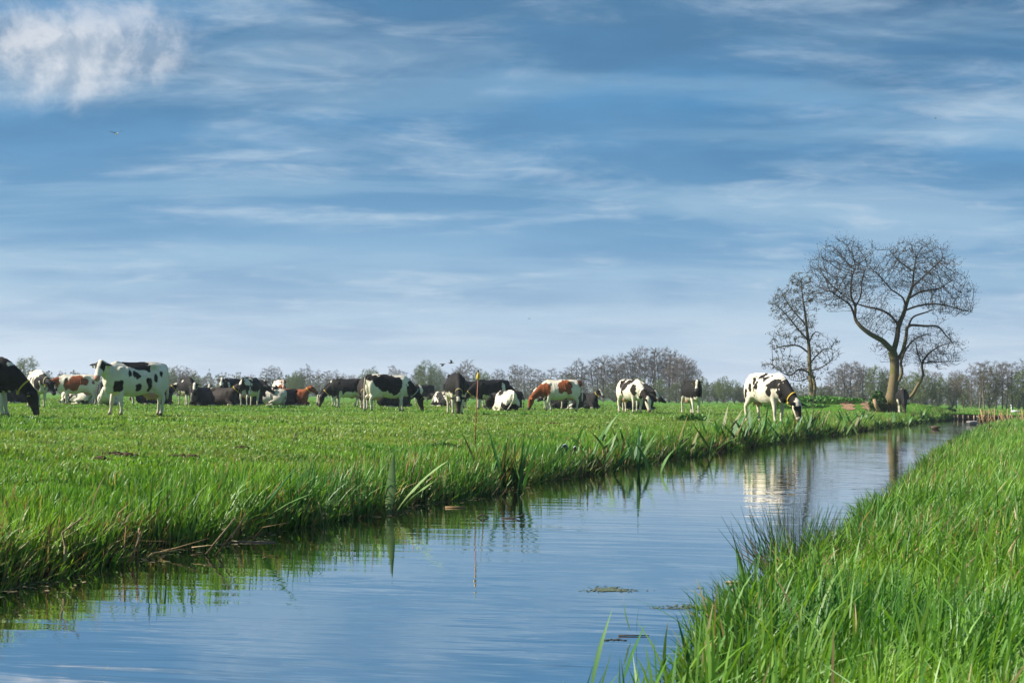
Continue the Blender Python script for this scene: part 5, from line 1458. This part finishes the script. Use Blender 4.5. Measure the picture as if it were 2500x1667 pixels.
def floating():
    def mat_(px, py, rx, ry, label, n=800, col=(.085, .105, .060)):
        yh = 970 + (px - 1250) * ROLL; d = CAM_Z * F_PX / (py - yh); x = xa(px, d) if False else at(px, py, d).x
        g = np.random.default_rng(int(px)); mb = MB()
        for k in range(n):
            a = g.uniform(0, 6.28); r0 = abs(g.normal(0, .5)) * (.5 + .9 * abs(math.sin(a * 1.5 + px)))
            c = np.array(col) * g.uniform(.5, 1.4); s = g.uniform(.002, .008)
            mb.ball((math.cos(a) * r0 * rx, math.sin(a) * r0 * ry, .0), (s * 1.6, s, .0012), 6, 3, tuple(c))
        o = mb.build('floating_weed', M_PAINT, None, True, (x, d, .002)); tag(o, label, 'water weed', 'mats of weed afloat on the ditch', 'stuff')
    mat_(1488, 1436, .12, .09, 'oval mat of grey-green weed afloat alone on open water')
    mat_(1728, 1478, .16, .10, 'mat of grey-green weed afloat round the bent dead stem', 800)
    mat_(1640, 1481, .16, .02, 'thin streak of weed afloat beside the bent stem', 60)
    mat_(1785, 1452, .07, .03, 'small weed scrap afloat off the near bank shoots', 40)
    mat_(1480, 1557, .03, .02, 'tiny dark weed clot afloat in calm water', 30, (.03, .035, .015))
    mat_(1510, 1557, .025, .015, 'tiny black weed crumb afloat next to the dark clot', 20, (.02, .02, .015))
    def stick(px, py, pts, r0, label, col=(.12, .09, .06), nm='floating_twig'):
        yh = 970 + (px - 1250) * ROLL; d = CAM_Z * F_PX / (py - yh); x = at(px, py, d).x
        o = MB().tube([Vector(q) for q in pts], [r0] * (len(pts) - 1) + [r0 * .5], 5, col).build(nm, M_DRY, None, True, (x, d, .004)); tag(o, label, 'twig', 'twigs afloat on the ditch')
    stick(1250, 1264, [(-.1, 0, 0), (.02, 0, .0), (.08, 0, .02), (.13, 0, .05)], .007, 'dark forked twig sticking out of the water off the pasture bank', (.06, .05, .045))
    stick(1178, 1262, [(-.05, 0, 0), (.0, .01, .03), (.03, 0, .01), (.06, 0, .0)], .008, 'dark snag of root just breaking the water surface', (.05, .04, .035))
    stick(1115, 1238, [(-.12, 0, .0), (.1, .01, .005)], .010, 'tan reed stem floating against the bank foot', (.30, .20, .10))
    stick(615, 1322, [(-.16, 0, 0), (.18, .02, 0)], .010, 'grey reed stem floating below the slanting straw', (.24, .19, .13))
    stick(1810, 1420, [(-.10, 0, 0), (.10, .02, 0)], .009, 'brown stem floating off the rush tussock', (.25, .18, .12))
    stick(1555, 1548, [(-.09, 0, 0), (.06, .01, 0)], .004, 'thin dark stem floating below the weed mats', (.06, .05, .04))
    for i, (px, py) in enumerate(((2380, 1082), (2372, 1090), (2360, 1097), (2398, 1065))):
        stick(px, py, [(-.15, 0, 0), (.0, .02, .03), (.12, 0, .09), (.2, 0, .05)], .02, 'dark snagged branch lying in the water beside the near bank', (.04, .032, .028))
floating()
def scum():
    g = np.random.default_rng(91); n = 5200
    y = 7.5 * (70 / 7.5) ** g.random(n); left = g.random(n) < .75
    off = np.abs(g.normal(0, .16, n)) - .04
    x = np.where(left, xl(y) + off, xr(y) - off)
    keep = fbm2(x * 1.2, y * 1.2, 71, 3) > .50; x, y = x[keep], y[keep]; n = len(x)
    a = g.uniform(0, 6.28, n); L = g.uniform(.006, .03, n) * (1 + y / 25); W = L * g.uniform(.15, .6, n)
    u = np.stack([np.cos(a), np.sin(a), np.zeros(n)], -1) * L[:, None]; v = np.stack([-np.sin(a), np.cos(a), np.zeros(n)], -1) * W[:, None]
    P = np.stack([x, y, .003 + .003 * g.random(n)], -1)
    V = np.stack([P - u, P - v, P + u, P + v], 1).reshape(-1, 3)
    c = np.where(g.random((n, 1)) < .55, np.array((.10, .13, .05)), np.array((.26, .20, .11))) * g.uniform(.5, 1.3, (n, 1))
    tag(obj('floating_scraps', mesh_np('floating_scraps', V, quads=np.arange(4 * n).reshape(-1, 4), cols=np.repeat(c, 4, 0)), M_DRY), 'scraps of weed and straw afloat along the bank edges', 'water weed', kind='stuff')
scum()

def dam():
    y0 = DAM_Y - .10
    x0, x1 = float(xl(DAM_Y)) - .2, float(xr(DAM_Y)) + .6
    root = empty('timber_revetment', ((x0 + x1) / 2, y0, 0)); tag(root, 'low timber bank wall of boards and posts closing the end of the ditch', 'wall')
    r_ = random.Random(9); cx = (x0 + x1) / 2
    for k in range(3):
        z = .05 + k * .115
        MB().box((0, .02 * r_.random(), z), (x1 - x0, .04, .105), None, (.085, .060, .042)).build('board', M_WOOD, root, False)
    n = 14
    for k in range(n):
        x = x0 - cx + .15 + (x1 - x0 - .3) * (k + r_.uniform(-.25, .25)) / (n - 1)
        MB().tube([(x, -.06, -.3), (x, -.06, .30 + r_.uniform(-.03, .05))], [.055, .05], 7, r_.choice(((.30, .22, .15), (.20, .14, .09), (.36, .27, .19)))).build('post', M_WOOD, root)
    # brick culvert arch
    ax = xa(2428, y0) ; root2 = empty('culvert', (ax, y0 - .10, 0)); tag(root2, 'small arched culvert mouth set in the timber wall', 'culvert')
    pts = [Vector((math.cos(math.pi * k / 12) * .36, 0, math.sin(math.pi * k / 12) * .30 - .02)) for k in range(13)]
    MB().tube(pts, .035, 6, (.22, .15, .11)).build('arch_ring', M_WOOD, root2)
    mb = MB(); ring = pts
    mb.add([q * .94 + Vector((0, .03, 0)) for q in ring] + [q * .94 + Vector((0, .10, 0)) for q in ring], [tuple(range(13)), tuple(range(25, 12, -1))] + [(i, i + 13, i + 14, i + 1) for i in range(12)], (.004, .004, .004)).build('pipe_shade', M_PAINT, root2, False)  # solid near-black slab: the shade inside the pipe is put into its colour
dam()

def track():
    """two worn wheel tracks over the mound"""
    for i, (pxa_, pxb) in enumerate(((2036, 2040), (2086, 2090))):
        V, Q, C = [], [], []
        n, m_ = 16, 6
        for a in range(n):
            t = a / (n - 1); y = 90.2 + t * 8.5
            xc = xa(pxa_ + (22 - 12 * t), 92) + .25 * t * 8
            w = .40 * math.sin(math.pi * min(1, .12 + t * .88)) ** .4
            for k in range(m_):
                x = xc + (k / (m_ - 1) - .5) * 2 * w + .15 * math.sin(a * 1.7 + k)
                V.append((x, y, gz1(x, y) + .03)); C.append(tuple(np.array((.25, .155, .095)) * random.uniform(.8, 1.15)))
        for a in range(n - 1):
            for k in range(m_ - 1):
                q = a * m_ + k; Q.append((q, q + 1, q + m_ + 1, q + m_))
        tag(obj('dirt_track', mesh_np('dirt_track', V, quads=Q, cols=np.array(C)), M_SOIL), kind='structure')
track()

def gate():
    d = 150; p = ground(1064, d)
    root = empty('field_gate', p); tag(root, 'weathered wooden field gate between posts under the treeline', 'gate')
    c = (.26, .17, .10)
    for x in (-.95, .95, 1.25): MB().tube([(x, 0, -.1), (x, 0, 1.35 if x != 1.25 else 1.5)], .075, 7, (.20, .15, .11)).build('post', M_WOOD, root)
    for k, z in enumerate((.35, .65, .95, 1.2)): MB().box((0, 0, z), (1.8, .035, .12), None, c if k != 2 else (.38, .22, .15)).build('rail', M_WOOD, root, False)
    MB().box((0, -.04, .75), (1.95, .03, .09), Matrix.Rotation(R(-25), 3, 'Y'), c).build('brace', M_WOOD, root, False)
gate()

def log():
    p = ground(2146, 86.5)
    o = MB().tube([(0, 0, .05), (-.18, 0, .42), (-.30, 0, .80)], [.13, .12, .10], 8, (.30, .20, .12)).build('broken_stump', M_BARK, None, True, p)
    tag(o, 'pale broken stub of wood leaning at the foot of the old ash', 'stump')
log()

def bird_flying(name, label, cat, px, py, d, span, body, wing_up, heading, cols, tilt=0.0, group=None):
    p = at(px, py, d)
    root = empty(name, p, heading); tag(root, label, cat, group)
    L = span * body
    Lb = L
    MB().tube([(-.5 * L, 0, .02 * L), (-.38 * L, 0, .02 * L), (-.15 * L, 0, 0), (.1 * L, 0, 0), (.28 * L, 0, .03 * L), (.42 * L, 0, .05 * L), (.50 * L, 0, .06 * L), (.62 * L, 0, .04 * L)], [.02 * L, .055 * L, .11 * L, .12 * L, .07 * L, .05 * L, .055 * L, .012 * L], 9, cols[0]).build('body', M_PAINT, root)
    for s in (-1, 1):
        a = wing_up[0 if s < 0 else 1]
        q = lambda t, x: Vector((x * L, s * span / 2 * t * math.cos(a * (1 - .35 * t)), .05 * L + span / 2 * t * math.sin(a * (1 - .35 * t))))
        le = [q(0, .22), q(.4, .26), q(.75, .10), q(1, -.16)]; te = [q(0, -.12), q(.4, -.10), q(.75, -.12), q(1, -.18)]
        up_ = Vector((0, 0, .012 * L))
        V = [v + up_ for v in le + te] + [v - up_ for v in le + te]
        F = [(i, i + 1, i + 5, i + 4) for i in range(3)] + [(8 + i, 12 + i, 13 + i, 9 + i) for i in range(3)] + [(i, 8 + i, 9 + i, i + 1) for i in range(3)] + [(4 + i, 5 + i, 13 + i, 12 + i) for i in range(3)] + [(3, 11, 15, 7), (0, 4, 12, 8)]
        MB().add(V, F, cols[1]).build('wing', M_PAINT, root, False)
    MB().add([(-.45 * L, .03 * L, .02 * L), (-.45 * L, -.03 * L, .02 * L), (-.68 * L, -.07 * L, .02 * L), (-.68 * L, .07 * L, .02 * L), (-.45 * L, .0, -.01 * L), (-.68 * L, 0, .005 * L)], [(0, 1, 2, 3), (0, 3, 5, 4), (1, 4, 5, 2), (0, 4, 1), (2, 5, 3)], cols[2]).build('tail', M_PAINT, root, False)
DK = (.05, .04, .035)
bird_flying('flying_duck', 'dark duck flying with wings swept down above the treeline', 'duck', 1080, 889, 130, .80, .62, (R(-52), R(-52)), R(15), (DK, (.06, .05, .045), (.35, .33, .30)))
bird_flying('flying_duck', 'dark duck flying with wings raised above the treeline', 'duck', 1101, 886, 130, .80, .62, (R(62), R(62)), R(8), (DK, (.055, .045, .04), (.10, .09, .08)))
bird_flying('gull', 'small pale gull with black wing tips gliding high before the clouds', 'gull', 285, 328, 90, 1.0, .45, (R(20), R(48)), R(-60), ((.60, .58, .56), (.16, .16, .17), (.55, .55, .55)))
bird_flying('swallow', 'tiny dark bird far up beside the upper cloud bank', 'bird', 2284, 290, 160, .45, .5, (R(20), R(25)), R(160), (DK, DK, DK))
bird_flying('swallow', 'tiny grey bird low in the pale sky over the middle of the field', 'bird', 1292, 778, 140, .42, .5, (R(10), R(12)), R(175), ((.10, .09, .09),) * 3)

def waterfowl(name, label, cat, px, py, s, heading, cols, neck=.5, group=None, on_land=None):
    yh = 970 + (px - 1250) * ROLL
    d = on_land or CAM_Z * F_PX / (py - yh)
    p = at(px, py, d)
    p.z = gz1(p.x, p.y) if on_land else 0.0
    root = empty(name, p, heading, s); tag(root, label, cat, group)
    MB().tube([(-.30, 0, .14), (-.24, 0, .11), (-.10, 0, .08), (.08, 0, .08), (.20, 0, .10), (.26, 0, .13)], [.012, .05, .095, .105, .075, .03], 10, cols[0]).build('body', M_PAINT, root)
    MB().tube([(.18, 0, .12), (.235, 0, .12 + neck * .20), (.23, 0, .12 + neck * .35)], [.05, .036, .034], 8, cols[1]).build('neck', M_PAINT, root)
    MB().ball((.255, 0, .12 + neck * .42), (.055, .038, .042), 8, 6, cols[1]).build('head', M_PAINT, root)
    MB().tube([(.29, 0, .11 + neck * .42), (.36, 0, .095 + neck * .42)], [.02, .011], 6, cols[2], .6).build('bill', M_PAINT, root)
    for s_ in (-1, 1): MB().ball((-.04, s_ * .075, .12), (.18, .035, .055), 8, 5, cols[3]).build('wing', M_PAINT, root)
waterfowl('mallard', 'drake mallard with dark head swimming before the timber wall', 'duck', 2375, 1036, 1.15, 0, ((.30, .28, .26), (.02, .035, .025), (.35, .28, .05), (.26, .24, .22)))
waterfowl('mallard', 'brown duck resting low on the water near the bank', 'duck', 2284, 1047, .75, R(170), ((.10, .065, .04), (.09, .06, .04), (.15, .1, .05), (.08, .05, .03)), .12)
waterfowl('swan', 'white swan sitting on the grass beyond the timber wall', 'swan', 2478, 1006, 1.15, R(175), ((.75, .74, .72), (.75, .74, .72), (.5, .2, .04), (.76, .75, .73)), .9, on_land=108)

# ------------------------------------------------------------------ the damp spring air
def haze():
    mb = MB(); x = 3600
    mb.box((0, 1480, 6.0), (2 * x, 3200, 14.4))
    o = mb.build('haze', None, None, False)
    mt, b, out = new_mat('haze')
    v = b.n('ShaderNodeVolumePrincipled')
    v.inputs['Color'].default_value = (.72, .82, .95, 1)
    v.inputs['Density'].default_value = HAZE
    v.inputs['Anisotropy'].default_value = 0.2
    b.link(v.outputs[0], out.inputs['Volume'])
    o.data.materials.append(mt)
    tag(o, 'thin pale blue spring haze lying over the fields', 'haze', kind='stuff')
HAZE = 0.00032
haze()
